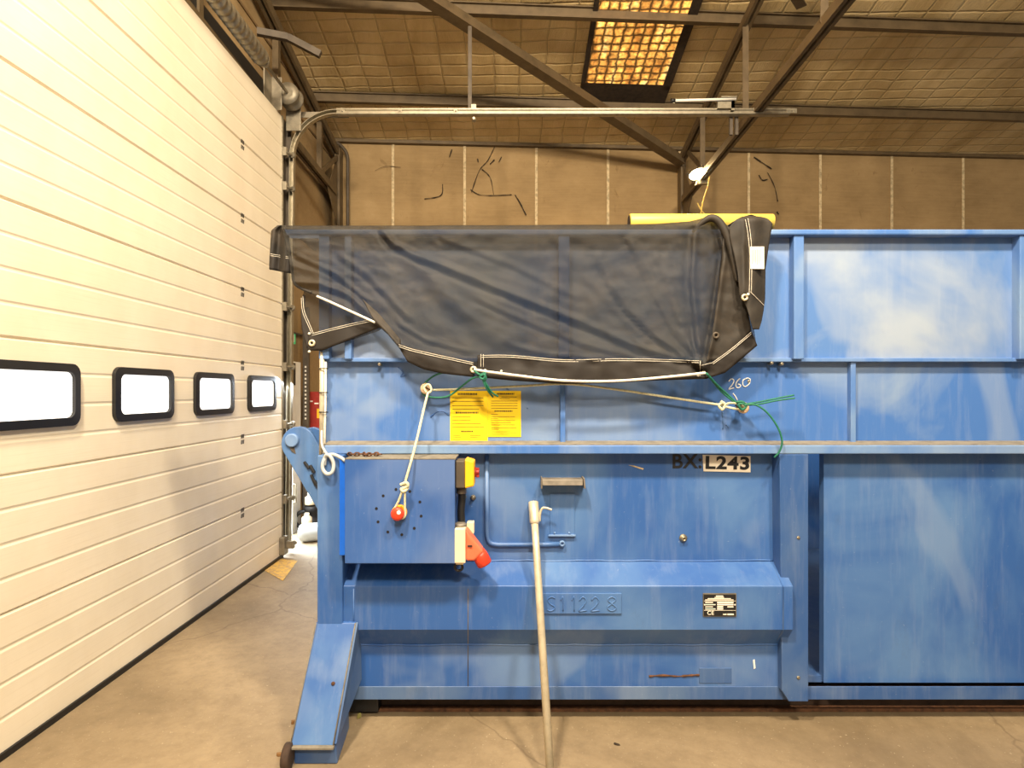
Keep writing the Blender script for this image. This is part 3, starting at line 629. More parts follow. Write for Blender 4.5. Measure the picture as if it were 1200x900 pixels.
b = MB(); b.lathe((xs+.098, 2.55, Z_(648, 2.53)), dv, [(.03, 0), (.034, .02), (.034, .06), (.028, .066)], 24); tag(b.build('plug_cap', M['red'], inl), 'bright red plug cap')
b = MB(); b.box(xs+.055, xs+.075, 2.502, 2.506, Z_(640.5, 2.505), Z_(639, 2.505)); b.build('inlet_mark', M['letter'], inl)
b = MB(); b.torus((xs+.012, 2.55, Z_(664.5, 2.55)), (0, 1, .2), .017, .006, 20, 8); b.build('cable_loop', M['black'], K)
b = MB(); b.box(xs-.0, xs+.035, 2.53, 2.56, Z_(662, 2.53), Z_(658, 2.53)); b.build('inlet_foot', M['cream'], inl, .003)
# rusty chain on the cabinet top
ch = thing('rusty_chain', P(545, 534, 2.6), 'short rusty chain lying on top of the blue control cabinet', 'chain')
pts = spline([Vector((X_(x, 2.60), 2.575+2*dy, 1.270)) for x, dy in ((409, .01), (418, .0), (426, .012), (433, -.005), (440, .01), (448, .0))], 2)
for i in range(0, len(pts)-1):
    b = MB(); p = (pts[i]+pts[i+1])/2; t = (pts[i+1]-pts[i]).normalized(); sd = Vector((0, 1, 0)) if i % 2 else Vector((0, .25, .97))
    sd = (sd-t*sd.dot(t)).normalized()
    loop = [p+t*.014*math.cos(a)+sd*.0075*math.sin(a) for a in [2*PI*k/12 for k in range(13)]]; b.tube(loop, .0032, 6, False); b.build('chain_link', M['rust'], ch)

# ------------------------------------------------------------------ mesh tarp
def segdist(px, py, poly):
    best = 1e9; sg = 1
    for (ax, ay), (bx, by) in zip(poly, poly[1:]):
        dx, dy = bx-ax, by-ay; t = max(0, min(1, ((px-ax)*dx+(py-ay)*dy)/(dx*dx+dy*dy)))
        ex, ey = px-ax-t*dx, py-ay-t*dy; d = math.hypot(ex, ey)
        if d < best: best = d; sg = 1 if dx*ey-dy*ex > 0 else -1; tt = t
    return best, sg
CREASES = [([(448, 268), (462, 286), (490, 300), (530, 315), (580, 336), (620, 352), (660, 368), (700, 385), (745, 405), (800, 420)], 6, .022),
           ([(700, 298), (715, 330), (735, 360), (765, 390), (800, 415), (822, 430)], 5, .024),
           ([(738, 280), (760, 330), (790, 385), (822, 430)], 5, .014),
           ([(770, 300), (785, 345), (800, 390), (823, 430)], 4, .012),
           ([(815, 275), (812, 330), (818, 390), (824, 430)], 6, .018),
           ([(725, 268), (745, 290), (775, 340), (800, 380)], 3.5, .010),
           ([(345, 330), (375, 332), (410, 345), (440, 375), (468, 405)], 6, .018),
           ([(350, 300), (390, 318), (430, 350)], 5, .009),
           ([(600, 405), (640, 415), (700, 420)], 4, .012), ([(560, 350), (620, 378), (680, 402), (740, 418)], 4, .008),
           ([(470, 380), (500, 398), (550, 412)], 4, .010), ([(480, 300), (560, 380), (620, 415)], 14, .010),
           ([(520, 280), (600, 310), (680, 350)], 5, .006), ([(400, 300), (430, 320), (480, 372)], 6, .008),
           ([(842, 262), (850, 300), (838, 380), (828, 430)], 5, .018), ([(640, 268), (690, 330), (760, 400)], 5, .008),
           ([(780, 300), (790, 350), (815, 420)], 4, .010)]
def TD(px, py):
    y = 2.640+.004*math.sin(px*.03)
    for poly, wd, am in CREASES:
        if not (min(p[0] for p in poly)-60 < px < max(p[0] for p in poly)+60): continue
        d, sg = segdist(px, py, poly); wd = wd*.6; am = am*.8
        sd = d*sg
        y -= am*math.exp(-(sd/wd)**2)*1.0
        y += am*.75*math.exp(-((sd-1.9*wd)/(wd*.9))**2)
    y += .007*(abs(noise.noise(Vector((px*.022+py*.03, py*.05-px*.022, 11))))-.25)
    y += .010*noise.noise(Vector((px*.018, py*.030, 3)))+.005*noise.noise(Vector((px*.06, py*.08, 7)))+.0025*noise.noise(Vector((px*.16, py*.2, 5)))
    return min(y, 2.668)
COLS = [(330,264,345,330),(338,263,352,336),(350,263,362,342),(370,263,385,353),(400,263,415,366),(425,263,440,379),(445,263,455,392),(465,263,469,409),(480,263,478,424),(500,263,497,432),(520,262.5,520,437),(555,262.5,555,441),(600,262.5,600,445),(660,262,660,449),(720,262,715,448),(770,261,768,445),(810,258,806,442),(830,253,830,443),(842,255,850,436),(852,261,866,422),(862,268,880,411),(868,280,887,405)]
def col_at(s):
    f = s*(len(COLS)-1); i = min(int(f), len(COLS)-2); t = f-i
    return [a+(c-a)*t for a, c in zip(COLS[i], COLS[i+1])]
T = thing('mesh_tarp', (0, 2.66, 1.6), 'dark brown-black mesh tarp draped over the top of the blue container', 'tarp')
NV, NB = 64, 10
def sheet(u, v):
    tx, ty, bx, by = col_at(u); k = v*(NV+NB)-NB
    if k >= 0:
        t = k/NV; px, py = tx+(bx-tx)*t, ty+(by-ty)*t
        D = TD(px, py); q = min(1, t*14)
        return P(px, py, D) if q >= 1 else P(px, py, D)+Vector((0, .02*(1-q)**2, 0))
    p = P(tx, ty, TD(tx, ty)); g = -k/NB
    return p+Vector((0, .02+.42*g, .004-.012*g+.010*noise.noise(Vector((tx*.03, g*4, 1)))))
b = MB(); b.grid(sheet, 210, NV+NB); b.build('tarp_sheet', M['tarp'], T, solid=.002)
def loft(a, c, n, dd, nv=6):         # strip between two pixel polylines, lying dd in front of the sheet
    def res(pl, t):
        L_ = [0]
        for p, q in zip(pl, pl[1:]): L_.append(L_[-1]+math.hypot(q[0]-p[0], q[1]-p[1]))
        s = t*L_[-1]
        for i in range(len(pl)-1):
            if s <= L_[i+1]+1e-9:
                f = (s-L_[i])/max(1e-9, L_[i+1]-L_[i]); return pl[i][0]+(pl[i+1][0]-pl[i][0])*f, pl[i][1]+(pl[i+1][1]-pl[i][1])*f
        return pl[-1]
    q = MB()
    def fn(u, v):
        p0, p1 = res(a, u), res(c, u); px, py = p0[0]+(p1[0]-p0[0])*v, p0[1]+(p1[1]-p0[1])*v
        return P(px, py, (dd(px, py) if callable(dd) else TD(px, py)-dd))
    return q.grid(fn, n, nv)
HT = [(466, 402), (485, 408), (520, 416), (556, 425)]; HB = [(470, 410), (478, 424), (497, 433), (520, 438), (556, 442)]
loft(HT, HB, 40, .005).build('hem_band', M['hem'], T, solid=.002)
HT2 = [(560, 416), (600, 416), (660, 421), (720, 420), (770, 421), (823, 423)]; HB2 = [(560, 442), (600, 446), (660, 450), (715, 449), (768, 446), (828, 444)]
loft(HT2, HB2, 80, .008).build('hem_band', M['hem'], T, solid=.002)
loft([(823, 427), (836, 424), (858, 408), (881, 388)], [(828, 444), (850, 437), (868, 422), (888, 405)], 40, .010).build('hem_band', M['hem'], T, solid=.002)
loft([(425, 350), (445, 368), (470, 398)], [(440, 378), (455, 391), (470, 409)], 20, .004).build('hem_band', M['tarp_solid'], T, solid=.002)
loft([(850, 264), (846, 300), (841, 350), (834, 400), (828, 424)], [(862, 268), (869, 300), (874, 345), (881, 388), (850, 420)], 40, .006, 14).build('doubled_layer', M['tarp_solid'], T, solid=.002)
def stitch(pts, dd, r=.0018, dbl=2.2):
    r *= .7
    q = MB()
    for off in ((0, dbl) if dbl else (0,)):
        pp = spline([Vector((x, y, 0)) for x, y in pts], 8); L_ = []
        for p in pp: L_.append(P(p.x, p.y+off, (dd(p.x, p.y+off) if callable(dd) else TD(p.x, p.y+off)-dd)))
        q.tube(L_, r, 5)
    q.build('stitching', M['thread'], T)
stitch([(468, 404), (485, 409.5), (520, 417.5), (555, 425)], .009); stitch([(565, 416.5), (600, 416.5), (660, 421.5), (720, 420.5), (770, 421), (822, 423)], .012)
stitch([(836, 424.5), (858, 408.5), (881, 389)], .014); stitch([(564, 415), (564, 430)], .012, .0014, 0); stitch([(567, 415), (567, 430)], .012, .0014, 0); stitch([(821, 423), (821, 441)], .013, .0014, 0); stitch([(823, 428), (836, 425)], .014, .0014, 0)
# rolled top edge where the cloth passes over the rail
# right-hand hanging flap
def FD(px, py): 
    u = (px-868)/18
    return 2.605-.030*math.exp(-((px-881)/14)**2)+.006*noise.noise(Vector((px*.09, py*.05, 2)))+.010*math.exp(-((px-872)/4)**2)
LFT = [(249, 883), (252, 873), (258, 862), (266, 855), (280, 856), (300, 861), (320, 865), (345, 867), (353, 872), (362, 876), (372, 879), (386, 883)]
RGT = [(249, 885), (254, 898), (262, 906), (272, 904), (290, 901), (315, 897.5), (350, 897), (365, 895), (376, 893), (386, 890)]
b = MB()
def flap(u, v):
    py = 249+(386-249)*v; l, r = lerp_poly(LFT, py), lerp_poly(RGT, py); px = l+(r-l)*u
    p = P(px, py, FD(px, py)); edge = max(0, 1-(py-249)/10); p.y += .05*edge**2
    return p
b.grid(flap, 26, 70); b.build('hanging_flap', M['tarp_solid'], T, solid=.002)
b = MB(); b.grid(lambda u, v: (lambda p: p+Vector((0, .03+.3*v, -.06*v)))(P(851+(905-851)*u, lerp_poly([(851, 266), (862, 258), (873, 252), (884, 249), (898, 254), (905, 261)], 851+54*u), 2.62)), 16, 8); b.build('folded_top', M['tarp_solid'], T, solid=.002)
stitch([(874, 257), (877, 275), (879, 300), (878.5, 345)], lambda x, y: FD(x, y)-.004, .0016, 0); stitch([(877, 256), (880, 275), (881.5, 300), (881, 343)], lambda x, y: FD(x, y)-.004, .0016, 0); stitch([(880, 342), (888, 350), (896, 358)], lambda x, y: FD(x, y)-.004, .0016, 0)
b = MB(); b.prism([P(879.5, 289, 2.566), P(896, 289, 2.566), P(896, 315, 2.566), P(880, 315, 2.566)], (0, .002, 0)); lb = tag(b.build('care_label', M['plate_white'], T), 'white rectangular label on the flap')
b = MB()
for i in range(7):
    x = 882+i*1.9; b.prism([P(x, 292+random.random()*2, 2.565), P(x+.5, 292, 2.565), P(x+.5, 311-random.random()*7, 2.565), P(x, 310, 2.565)], (0, .001, 0))
b.build('label_print', M['dust'], lb)
# hump of cloth over the rail beside the flap
b = MB(); b.tube(spline([P(812, 272, 2.66), P(822, 262, 2.645), P(833, 255.5, 2.635), P(843, 260, 2.628), (P(852, 276, 2.622)), P(858, 300, 2.622), P(864, 330, 2.624)], 8), [.006+.012*math.sin(PI*k/48) for k in range(49)], 10); b.build('cloth_fold', M['tarp_solid'], T)
# left end: corner hanging past the container, and the lower left flap
LFL = [(264, 326), (270, 318.5), (285, 317.5), (300, 316.5), (315, 316.5)]; RGL = [(264, 336), (275, 339), (295, 341.5), (321, 344)]
def LD(px, py): return 2.70+.012*math.sin(px*.35+py*.04)
b = MB(); b.grid(lambda u, v: (lambda py: P(lerp_poly(LFL, py)+(lerp_poly(RGL, py)-lerp_poly(LFL, py))*u, py+u*4*v, LD(320+25*u, py)))(264+(316-264)*v), 14, 30); b.build('hanging_corner', M['tarp_solid'], T, solid=.002)
loft([(316.5, 299), (330, 301), (342.5, 303)], [(316, 315.5), (330, 318.5), (344.5, 321)], 14, lambda x, y: LD(x, y)-.004).build('hem_band', M['hem'], T, solid=.002)
stitch([(317, 297.5), (330, 299.5), (342, 301.5)], lambda x, y: LD(x, y)-.006, .0014, 2)
b = MB(); b.tube(spline([P(332, 268, 2.66), P(338, 285, 2.66), P(342, 310, 2.655), P(345, 330, 2.65), P(352, 337, 2.645), P(366, 343, 2.645)], 8), .007, 8); b.build('rolled_edge', M['tarp_solid'], T)
def BD(px, py): return 2.672+.008*math.sin(px*.12+1)+.006*noise.noise(Vector((px*.05, py*.05, 9)))
LB = [(341, 357), (350, 354.5), (365, 353.5), (380, 354.5), (395, 356), (404, 359), (411, 362)]
RB = [(341, 362), (350, 380), (365, 412), (378, 440), (384, 449), (388, 444), (396, 420), (404, 396), (411, 378)]
b = MB(); b.grid(lambda u, v: (lambda py: P(lerp_poly(LB, py)+(lerp_poly(RB, py)-lerp_poly(LB, py))*u, py, BD(lerp_poly(LB, py)+(lerp_poly(RB, py)-lerp_poly(LB, py))*u, py)))(341+70*v), 40, 36); b.build('lower_flap', M['tarp'], T, solid=.002)
loft([(362, 393), (385, 387), (405, 382), (440, 374)], [(361, 411), (378, 411), (405, 400), (448, 383)], 30, lambda x, y: BD(x, y)-.005).build('hem_band', M['hem'], T, solid=.002)
loft([(355, 346), (353, 365), (354, 385), (360, 408)], [(358, 346), (358, 362), (364, 380), (368, 392)], 30, lambda x, y: BD(x, y)-.004).build('hem_band', M['hem'], T, solid=.002)
stitch([(366, 391), (385, 386), (405, 381), (437, 374)], lambda x, y: BD(x, y)-.008, .0016, 2.2); stitch([(355.5, 347), (357, 364), (363, 379), (368, 391)], lambda x, y: BD(x, y)-.008, .0016, 0); stitch([(353.5, 349), (355, 365), (361, 380), (366, 391)], lambda x, y: BD(x, y)-.008, .0016, 0)
for x, y, f in ((366, 402, BD), (873.3, 348.5, lambda a, c: FD(a, c)-.004), (839.5, 393, lambda a, c: TD(a, c)-.004), (555.5, 433, TD), (826, 437.5, TD)):
    b = MB(); b.torus(P(x, y, f(x, y)-.010), (0, 1, 0), .011, .0055, 20, 8); e_ = b.build('eyelet', M['brass'] if x != 839.5 else M['dark_steel'], T)
for x, y, f in ((569, 434, TD), (588, 435, TD), (818.5, 440, TD), (363, 412, BD), (363, 391, BD), (877, 345, FD)):
    b = MB(); b.lathe(P(x, y, f(x, y)-.008), (0, -1, 0), [(.006, -.002), (.006, .003), (.003, .005)], 12); b.build('snap_stud', M['thread'], T)

# ------------------------------------------------------------------ ropes
def rope(name, pts, r, m, label, cat='rope', k=8, extra=()):
    if extra:
        t_ = thing(name, Vector(pts[len(pts)//2]), label, cat)
        q = MB(); q.tube(spline(pts, k), r, 8); q.build('strand', m, t_)
        for nm, p2, r2 in extra:
            q = MB(); q.tube(spline(p2, k), r2, 8); q.build(nm, m, t_)
        return t_
    q = MB(); q.tube(spline(pts, k), r, 8); return tag(q.build(name, m), label, cat)
rope('white_cord', [P(372, 347, 2.640), P(390, 355, 2.632), P(415, 366.5, 2.628), P(440, 378, 2.632)], .0055, M['rope_white'], 'thin white cord running along the lower left edge of the dark tarp')
rope('white_cord', [P(556, 433, 2.62), P(575, 436, 2.602), P(610, 440.5, 2.60), P(660, 446, 2.60), P(720, 446.5, 2.60), P(780, 442, 2.605), P(827, 437, 2.61)], .006, M['rope_white'], 'white cord threaded along the bottom hem of the dark tarp')
rope('pale_rope', [P(508, 457, 2.70), P(550, 455.5, 2.70), P(610, 452.5, 2.70), P(665, 450, 2.70), P(720, 456, 2.70), P(800, 468, 2.70), P(848, 475, 2.70)], .0055, M['rope'], 'pale rope stretched across the middle panel between the two hooks', extra=[
    ('loop', [P(848, 475, 2.70), P(858, 472, 2.68), P(870, 475, 2.68), P(872, 480, 2.682), P(862, 479, 2.684), P(848, 476, 2.69)], .0055), ('knot', [P(845, 470, 2.69), P(850, 474, 2.688), P(847, 480, 2.69), P(843, 475, 2.69), P(848, 471, 2.69)], .006)])
rope('pull_rope', [P(502, 460, 2.66), P(497, 480, 2.60), P(489, 515, 2.51), P(481, 545, 2.46), P(475, 566, 2.455)], .0055, M['rope'], 'pale rope hanging from the left hook and looped round the red stop button', extra=[
    ('knot', [P(470, 568, 2.455), P(477, 566, 2.447), P(478, 570, 2.45), P(471, 573, 2.455), P(474, 576, 2.45), P(478, 571, 2.455), P(472, 567, 2.455)], .007),
    ('loop', [P(473, 573, 2.455), P(468, 586, 2.462), P(463, 597, 2.468), P(464, 605, 2.47), P(469, 608, 2.472), P(475, 605, 2.47), P(475, 594, 2.466), P(475, 574, 2.455)], .005),
    ('hook_turn', [P(502, 461, 2.66), P(506, 457, 2.665), P(503, 450.5, 2.668), P(497.5, 454, 2.668), P(500, 460, 2.665)], .005)])
rope('green_cord', [P(522, 436, 2.66), P(508, 441, 2.70), P(496, 452, 2.705), P(496, 461, 2.70), P(506, 465.5, 2.70), P(525, 464.5, 2.695), P(540, 454, 2.68), P(553, 444, 2.64), P(564, 441, 2.60)], .0045, M['green'], 'green cord looped round the left hook and tied to the tarp eyelet', extra=[
    ('knot', [P(556, 434, 2.605), P(563, 439, 2.597), P(569, 437, 2.59), P(567, 444, 2.588), P(563, 442, 2.592), P(568, 439, 2.586), P(570, 444, 2.59), P(566, 446, 2.595)], .005),
    ('tail', [P(566, 443, 2.595), P(569, 452, 2.60), P(574, 460, 2.62), P(578, 465, 2.64)], .0045), ('tail', [P(567, 443, 2.593), P(571, 451, 2.60), P(577, 460, 2.62), P(584, 464.5, 2.64)], .0045)])
rope('green_cord', [P(828, 437, 2.61), P(835, 446, 2.64), P(846, 459, 2.67), P(864, 474, 2.68)], .0045, M['green'], 'green cord tied to the right hook with long loose ends below the chalk number', extra=[
    ('strand', [P(829, 438, 2.605), P(842, 452, 2.65), P(854, 463, 2.675), P(866, 474, 2.675)], .0045),
    ('knot', [P(864, 471, 2.665), P(871, 471, 2.66), P(875, 476, 2.66), P(870, 480, 2.662), P(866, 474, 2.658), P(874, 473, 2.66)], .0055),
    ('tail', [P(872, 475, 2.665), P(890, 473.5, 2.65), P(910, 469.5, 2.64), P(932, 466.5, 2.62)], .004), ('tail', [P(872, 474, 2.66), P(890, 471, 2.65), P(910, 467, 2.645), P(931, 463, 2.63)], .004),
    ('tail', [P(872, 475, 2.66), P(886, 474.5, 2.645), P(900, 484, 2.635), P(912, 501, 2.63), P(917, 517, 2.632), P(914, 529, 2.64), P(908, 536, 2.65)], .0045)])
rope('grey_cable', [P(383, 533, 2.60), P(379, 542, 2.59), P(379, 550, 2.585), P(384, 555.5, 2.58), P(390, 553, 2.58), P(391.5, 544, 2.585), P(388, 535.5, 2.585), P(383, 533, 2.59), P(380, 540, 2.60)], .0085, M['hose'], 'grey cable coiled in a small loop at the top of the left corner post', 'cable', extra=[
    ('strand', [P(381, 545, 2.60), P(383, 535, 2.595), P(391, 532.5, 2.59), P(401, 537, 2.57), P(405, 540, 2.56)], .0075), ('strand', [P(377.5, 505, 2.66), P(378, 522, 2.62), P(384, 533, 2.60)], .006)])

# ------------------------------------------------------------------ leaning pole
p_b, p_t = Vector((X_(646.6, 2.25), 2.25, 0.0)), P(625.5, 588, 2.716)
dr = (p_t-p_b).normalized()
PO = thing('support_pole', p_b, 'pale galvanised steel pole with bent hook leaning on the container side', 'pole')
b = MB(); b.tube([p_b+dr*.002, p_b+dr*.9, p_t-dr*.06], .0165, 20); b.build('tube', M['pole'], PO)
b = MB(); b.tube([p_t-dr*.105, p_t-dr*.10, p_t-dr*.09, p_t-dr*.002, p_t], [.017, .022, .0235, .0235, .021], 20); b.build('sleeve', M['pole'], PO)
hk = p_t-dr*.055+Vector((.026, -.005, 0))
b = MB(); b.tube(spline([hk+Vector((0, 0, -.035)), hk+Vector((.002, 0, .0)), hk+Vector((.012, 0, .024)), hk+Vector((.03, -.002, .027)), hk+Vector((.056, -.004, .018))], 6), .0055, 10); b.build('hook', M['pole'], PO)

# ------------------------------------------------------------------ door hardware on the far jamb
TR = thing('door_track', (-2.1, 5.5, 0), 'galvanised door track curving from the jamb to run under the roof', 'door track')
YT = 5.52
b = MB(); b.box(-2.19, -2.175, YT-.03, YT+.02, .05, 4.15); b.box(-2.19, -2.125, YT+.03, YT+.04, .05, 4.15); b.build('jamb_angle', M['dark_steel'], TR)
R_ = .43; zt = Z_(132, YT)
arc = [Vector((-2.14, YT, .06)), Vector((-2.10, YT, zt-R_))]+[Vector((-2.10+R_-R_*math.cos(a), YT, zt-R_+R_*math.sin(a))) for a in [PI/2*k/14 for k in range(1, 15)]]
b = MB()
def strip(off0, off1, y0, y1):      # flat strip following the arc
    path = []
    for i, p in enumerate(arc):
        t = (arc[min(i+1, len(arc)-1)]-arc[max(0, i-1)]).normalized(); n = Vector((-t.z, 0, t.x)); path.append((p, n))
    for (p, n), (q, m_) in zip(path, path[1:]):
        b.hexa([p+n*off0+Vector((0, y0-YT, 0)), p+n*off1+Vector((0, y0-YT, 0)), p+n*off1+Vector((0, y1-YT, 0)), p+n*off0+Vector((0, y1-YT, 0))],
               [q+m_*off0+Vector((0, y0-YT, 0)), q+m_*off1+Vector((0, y0-YT, 0)), q+m_*off1+Vector((0, y1-YT, 0)), q+m_*off0+Vector((0, y1-YT, 0))])
strip(-.022, -.015, YT-.03, YT+.02); strip(.015, .022, YT-.03, YT+.02); strip(-.018, .018, YT+.02, YT+.026); b.build('curved_rail', M['galv'], TR)
xe = X_(932, YT)
b = MB()
x0 = arc[-1].x
prof = [(YT-.02, zt-.032), (YT-.036, zt-.026), (YT-.036, zt-.012), (YT-.028, zt-.004), (YT-.028, zt+.004), (YT-.036, zt+.012), (YT-.036, zt+.026), (YT-.02, zt+.032), (YT+.02, zt+.032), (YT+.02, zt-.032)]
b.hexa([(x0, y, z) for y, z in prof], [(xe-.06, y, z) for y, z in prof]); b.build('level_rail', M['galv'], TR)
b = MB(); b.bar((-2.13, YT+.035, zt-.005), (x0+.1, YT+.035, zt-.005), .01, .055); b.build('stay_bar', M['galv_dull'], TR)
b = MB(); b.box(xe-.10, xe, YT-.04, YT-.03, zt-.022, zt+.022)
for k in range(3): b.lathe((xe-.08+k*.03, YT-.04, zt), (0, -1, 0), [(.007, 0), (.007, .006)], 8)
b.build('end_stop', M['galv'], TR)
for px in (403, 470, 535):
    b = MB(); b.box(X_(px, YT)-.02, X_(px, YT)+.02, YT-.040, YT-.028, zt-.016, zt+.016); b.lathe((X_(px, YT), YT-.040, zt), (0, -1, 0), [(.01, 0), (.01, .006), (.005, .009)], 10); b.build('joint_plate', M['galv'], TR, .003)
for py in (180, 220, 360, 430, 497, 584):
    z = Z_(py, 5.45)
    b = MB(); b.box(-2.16, -2.11, 5.39, 5.43, z-.04, z+.04); b.cyl((-2.12, 5.41, z), (-2.09, 5.49, z), .012, 10); b.lathe((-2.09, 5.48, z), (.3, 1, 0), [(.026, 0), (.026, .02)], 14); b.build('roller_bracket', M['galv_dull'], TR, .002)
b = MB(); b.box(-2.15, -2.10, 5.32, 5.42, .04, .20); b.box(-2.10, -2.03, 5.36, 5.40, .09, .16); b.cyl((-2.1, 5.40, .1), (-2.05, 5.48, .12), .016, 10); b.build('bottom_bracket', M['galv_dull'], TR, .004)
hz = Z_(28, YT)
b = MB(); b.angle((X_(553, YT), YT+.03, zt+.02), (X_(553, YT), YT+.03, hz), .035, .006, (0, 1, 0)); b.build('hanger', M['dark_steel'], TR)
b = MB(); b.box(X_(553, YT)-.002, X_(558.5, YT), YT+.0, YT+.03, Z_(131, YT), Z_(122, YT)); b.lathe((X_(556, YT), YT-.02, Z_(140, YT)), (0, -1, 0), [(.02, -.04), (.02, .0), (.012, .012)], 12); b.build('hanger_bolt', M['galv'], TR)
for px in (859, 865.5):
    b = MB(); b.box(X_(px-1.8, YT), X_(px+1.8, YT), YT+.03, YT+.06, Z_(156, YT), Z_(132, YT)); b.build('end_bracket', M['dark_steel'], TR)
# spring bumper above the rail end
BU = thing('spring_bumper', P(845, 124, 5.45), 'thin white spring rod in a small bracket above the right rail end', 'door bumper')
b = MB(); b.tube([P(788, 118, 5.45), P(863, 116.2, 5.45)], .013, 12); b.build('rod', M['white'], BU)
b = MB(); b.tube([P(786.5, 118, 5.45), P(791.5, 118, 5.45)], .02, 12); b.build('rod_tip', M['black'], BU)
b = MB(); b.box(X_(842, 5.45), X_(862, 5.45), 5.46, 5.50, Z_(126, 5.45), Z_(117, 5.45)); b.box(X_(845, 5.45), X_(863, 5.45), 5.43, 5.52, Z_(116, 5.45)+.008, Z_(115, 5.45)+.010); b.box(X_(858, 5.45), X_(862, 5.45), 5.46, 5.52, Z_(127, 5.45)-.01, Z_(116, 5.45)); b.build('bracket', M['galv'], BU)
# torsion spring and drum over the door
ZP, XP = 4.29, -2.06
SP = thing('torsion_spring', (XP, 4.9, 4.13), 'door torsion spring with shaft and cable drum above the cream door', 'door spring')
b = MB(); b.cyl((XP, 1.4, ZP), (XP, 5.45, ZP), .014, 12); b.build('shaft', M['galv_dull'], SP)
b = MB(); 
pts, rr = [], []
for k in range(0, 150):
    y = 2.2+2.55*k/149; pts.append((XP, y, ZP)); rr.append(.060+(.010 if (k//2) % 2 else 0))
b.tube(pts, rr, 22); b.build('spring_coil', M['galv'], SP)
b = MB(); b.tube([(XP, 4.75, ZP), (XP, 4.82, ZP)], [.062, .035], 18); b.build('spring_cone', M['galv'], SP)
b = MB(); b.lathe((XP, 5.28, ZP), (0, 1, 0), [(.05, 0), (.10, .01), (.10, .03), (.085, .04), (.085, .11), (.105, .12), (.105, .14), (.03, .145)], 28); b.build('cable_drum', M['galv_dull'], SP)
b = MB(); b.box(-2.20, -2.10, 5.26, 5.27, 4.12, 4.42); b.box(-2.20, -2.19, 5.10, 5.27, 4.12, 4.42); b.build('bearing_plate', M['galv_dull'], SP, .004)
b = MB(); b.box(-2.14, -2.0, 5.46, 5.47, 4.02, 4.30); b.build('end_bearing_plate', M['galv_dull'], SP, .004)

# ------------------------------------------------------------------ roof steel
SKY = thing('skylight', roof(1.33, 5.5, -.03), 'orange glowing corrugated skylight behind wire mesh between purlins', 'skylight')
xa, xb_ = .87, 1.80
b = MB(); b.hexa([roof(xa, 6.78, -.03), roof(xb_, 6.78, -.03), roof(xb_, 3.5, -.03), roof(xa, 3.5, -.03)], [roof(x, y, -.012) for x, y in ((xa, 6.78), (xb_, 6.78), (xb_, 3.5), (xa, 3.5))]); b.build('glowing_panel', M['skylight'], SKY)
b = MB(); b.hexa([roof(xa-.05, 7.25, -.03), roof(xb_+.10, 7.25, -.03), roof(xb_+.10, 6.78, -.03), roof(xa-.05, 6.78, -.03)], [roof(x, y, -.01) for x, y in ((xa-.05, 7.25), (xb_+.10, 7.25), (xb_+.10, 6.78), (xa-.05, 6.78))]); b.build('dark_panel', M['stain'], SKY)
for x0, x1 in ((xa-.05, xa), (xb_, xb_+.10)):
    b = MB(); b.hexa([roof(x0, 6.78, -.045), roof(x1, 6.78, -.045), roof(x1, 3.5, -.045), roof(x0, 3.5, -.045)], [roof(x, y, -.008) for x, y in ((x0, 6.78), (x1, 6.78), (x1, 3.5), (x0, 3.5))]); b.build('side_frame', M['stain'], SKY)
def purlin(y, label):
    t = thing('roof_purlin', roof(2, y, -.16), label, 'purlin', 'roof purlins')
    a0, a1 = roof(WALLX, y), roof(8.5, y)
    q = MB()
    for z0, z1, dy0, dy1 in ((-.125, -.113, -.03, .03), (-.113, -.02, -.006, .006), (-.02, -.008, -.035, .035)):
        q.hexa([a0+Vector((0, dy0, z0)), a0+Vector((0, dy1, z0)), a0+Vector((0, dy1, z1)), a0+Vector((0, dy0, z1))], [a1+Vector((0, dy0, z0)), a1+Vector((0, dy1, z0)), a1+Vector((0, dy1, z1)), a1+Vector((0, dy0, z1))])
    q.build('steel_section', M['truss'], t)
purlin(7.09, 'steel roof purlin nearest the back wall, just behind the door rail'); purlin(5.81, 'steel roof purlin crossing the glowing orange skylight near the picture top')
def truss(X, label):
    yw = skew(X, 7.86); t = thing('roof_truss', (X, yw, 0), label, 'roof truss', 'roof trusses')
    zr = lambda y: roof(X, y-TAN*X).z-.20
    q = MB()
    for o_ in (-.045, .012): q.bar((X+o_, yw, zr(yw)-.06), (X+o_, -5, zr(-5)-.06), .03, .09)
    q.build('top_chord', M['truss'], t)
    zb = lambda y: 4.17+.037*(7.9-y)
    q = MB()
    for o_ in (-.042, .012): q.bar((X+o_, yw-.15, zb(yw)), (X+o_, -5, zb(-5)), .03, .085)
    q.build('bottom_chord', M['truss'], t)
    for y in (7.05, 5.75, 4.3, 2.8):
        q = MB(); q.angle((X, y, zb(y)), (X, y, zr(y)-.06), .06, .008, (0, 1, 0)); q.build('web_post', M['truss'], t)
    for y0, y1 in ((7.0, 7.75),):
        q = MB(); q.bar((X, y0, zb(y0)), (X, y1, zr(y1)-.08), .03, .05); q.build('web_diagonal', M['truss'], t)
    q = MB(); q.box(X-.035, X+.035, yw-.05, yw+.10, 0, zr(yw)); q.build('column', M['truss'], t, .004)
    q = MB(); q.prism([(X-.005, yw-.05, zr(yw)-.15), (X-.005, yw-.45, zb(yw-.45)-.05), (X-.005, yw-.05, 3.75)], (.012, 0, 0)); q.build('knee_plate', M['truss'], t)
    return t
truss(2.36, 'grey steel roof truss on the right carrying the lit floodlight')
truss(-2.33, 'dark steel roof truss on the left beside the cream door')
def brace(a, c, label, s=.08):
    q = MB(); q.angle(a, c, s, .009); q.bar(Vector(a)+Vector((0, 0, .004)), Vector(c)+Vector((0, 0, .004)), .05, .012); return tag(q.build('roof_brace', M['truss']), label, 'roof brace')
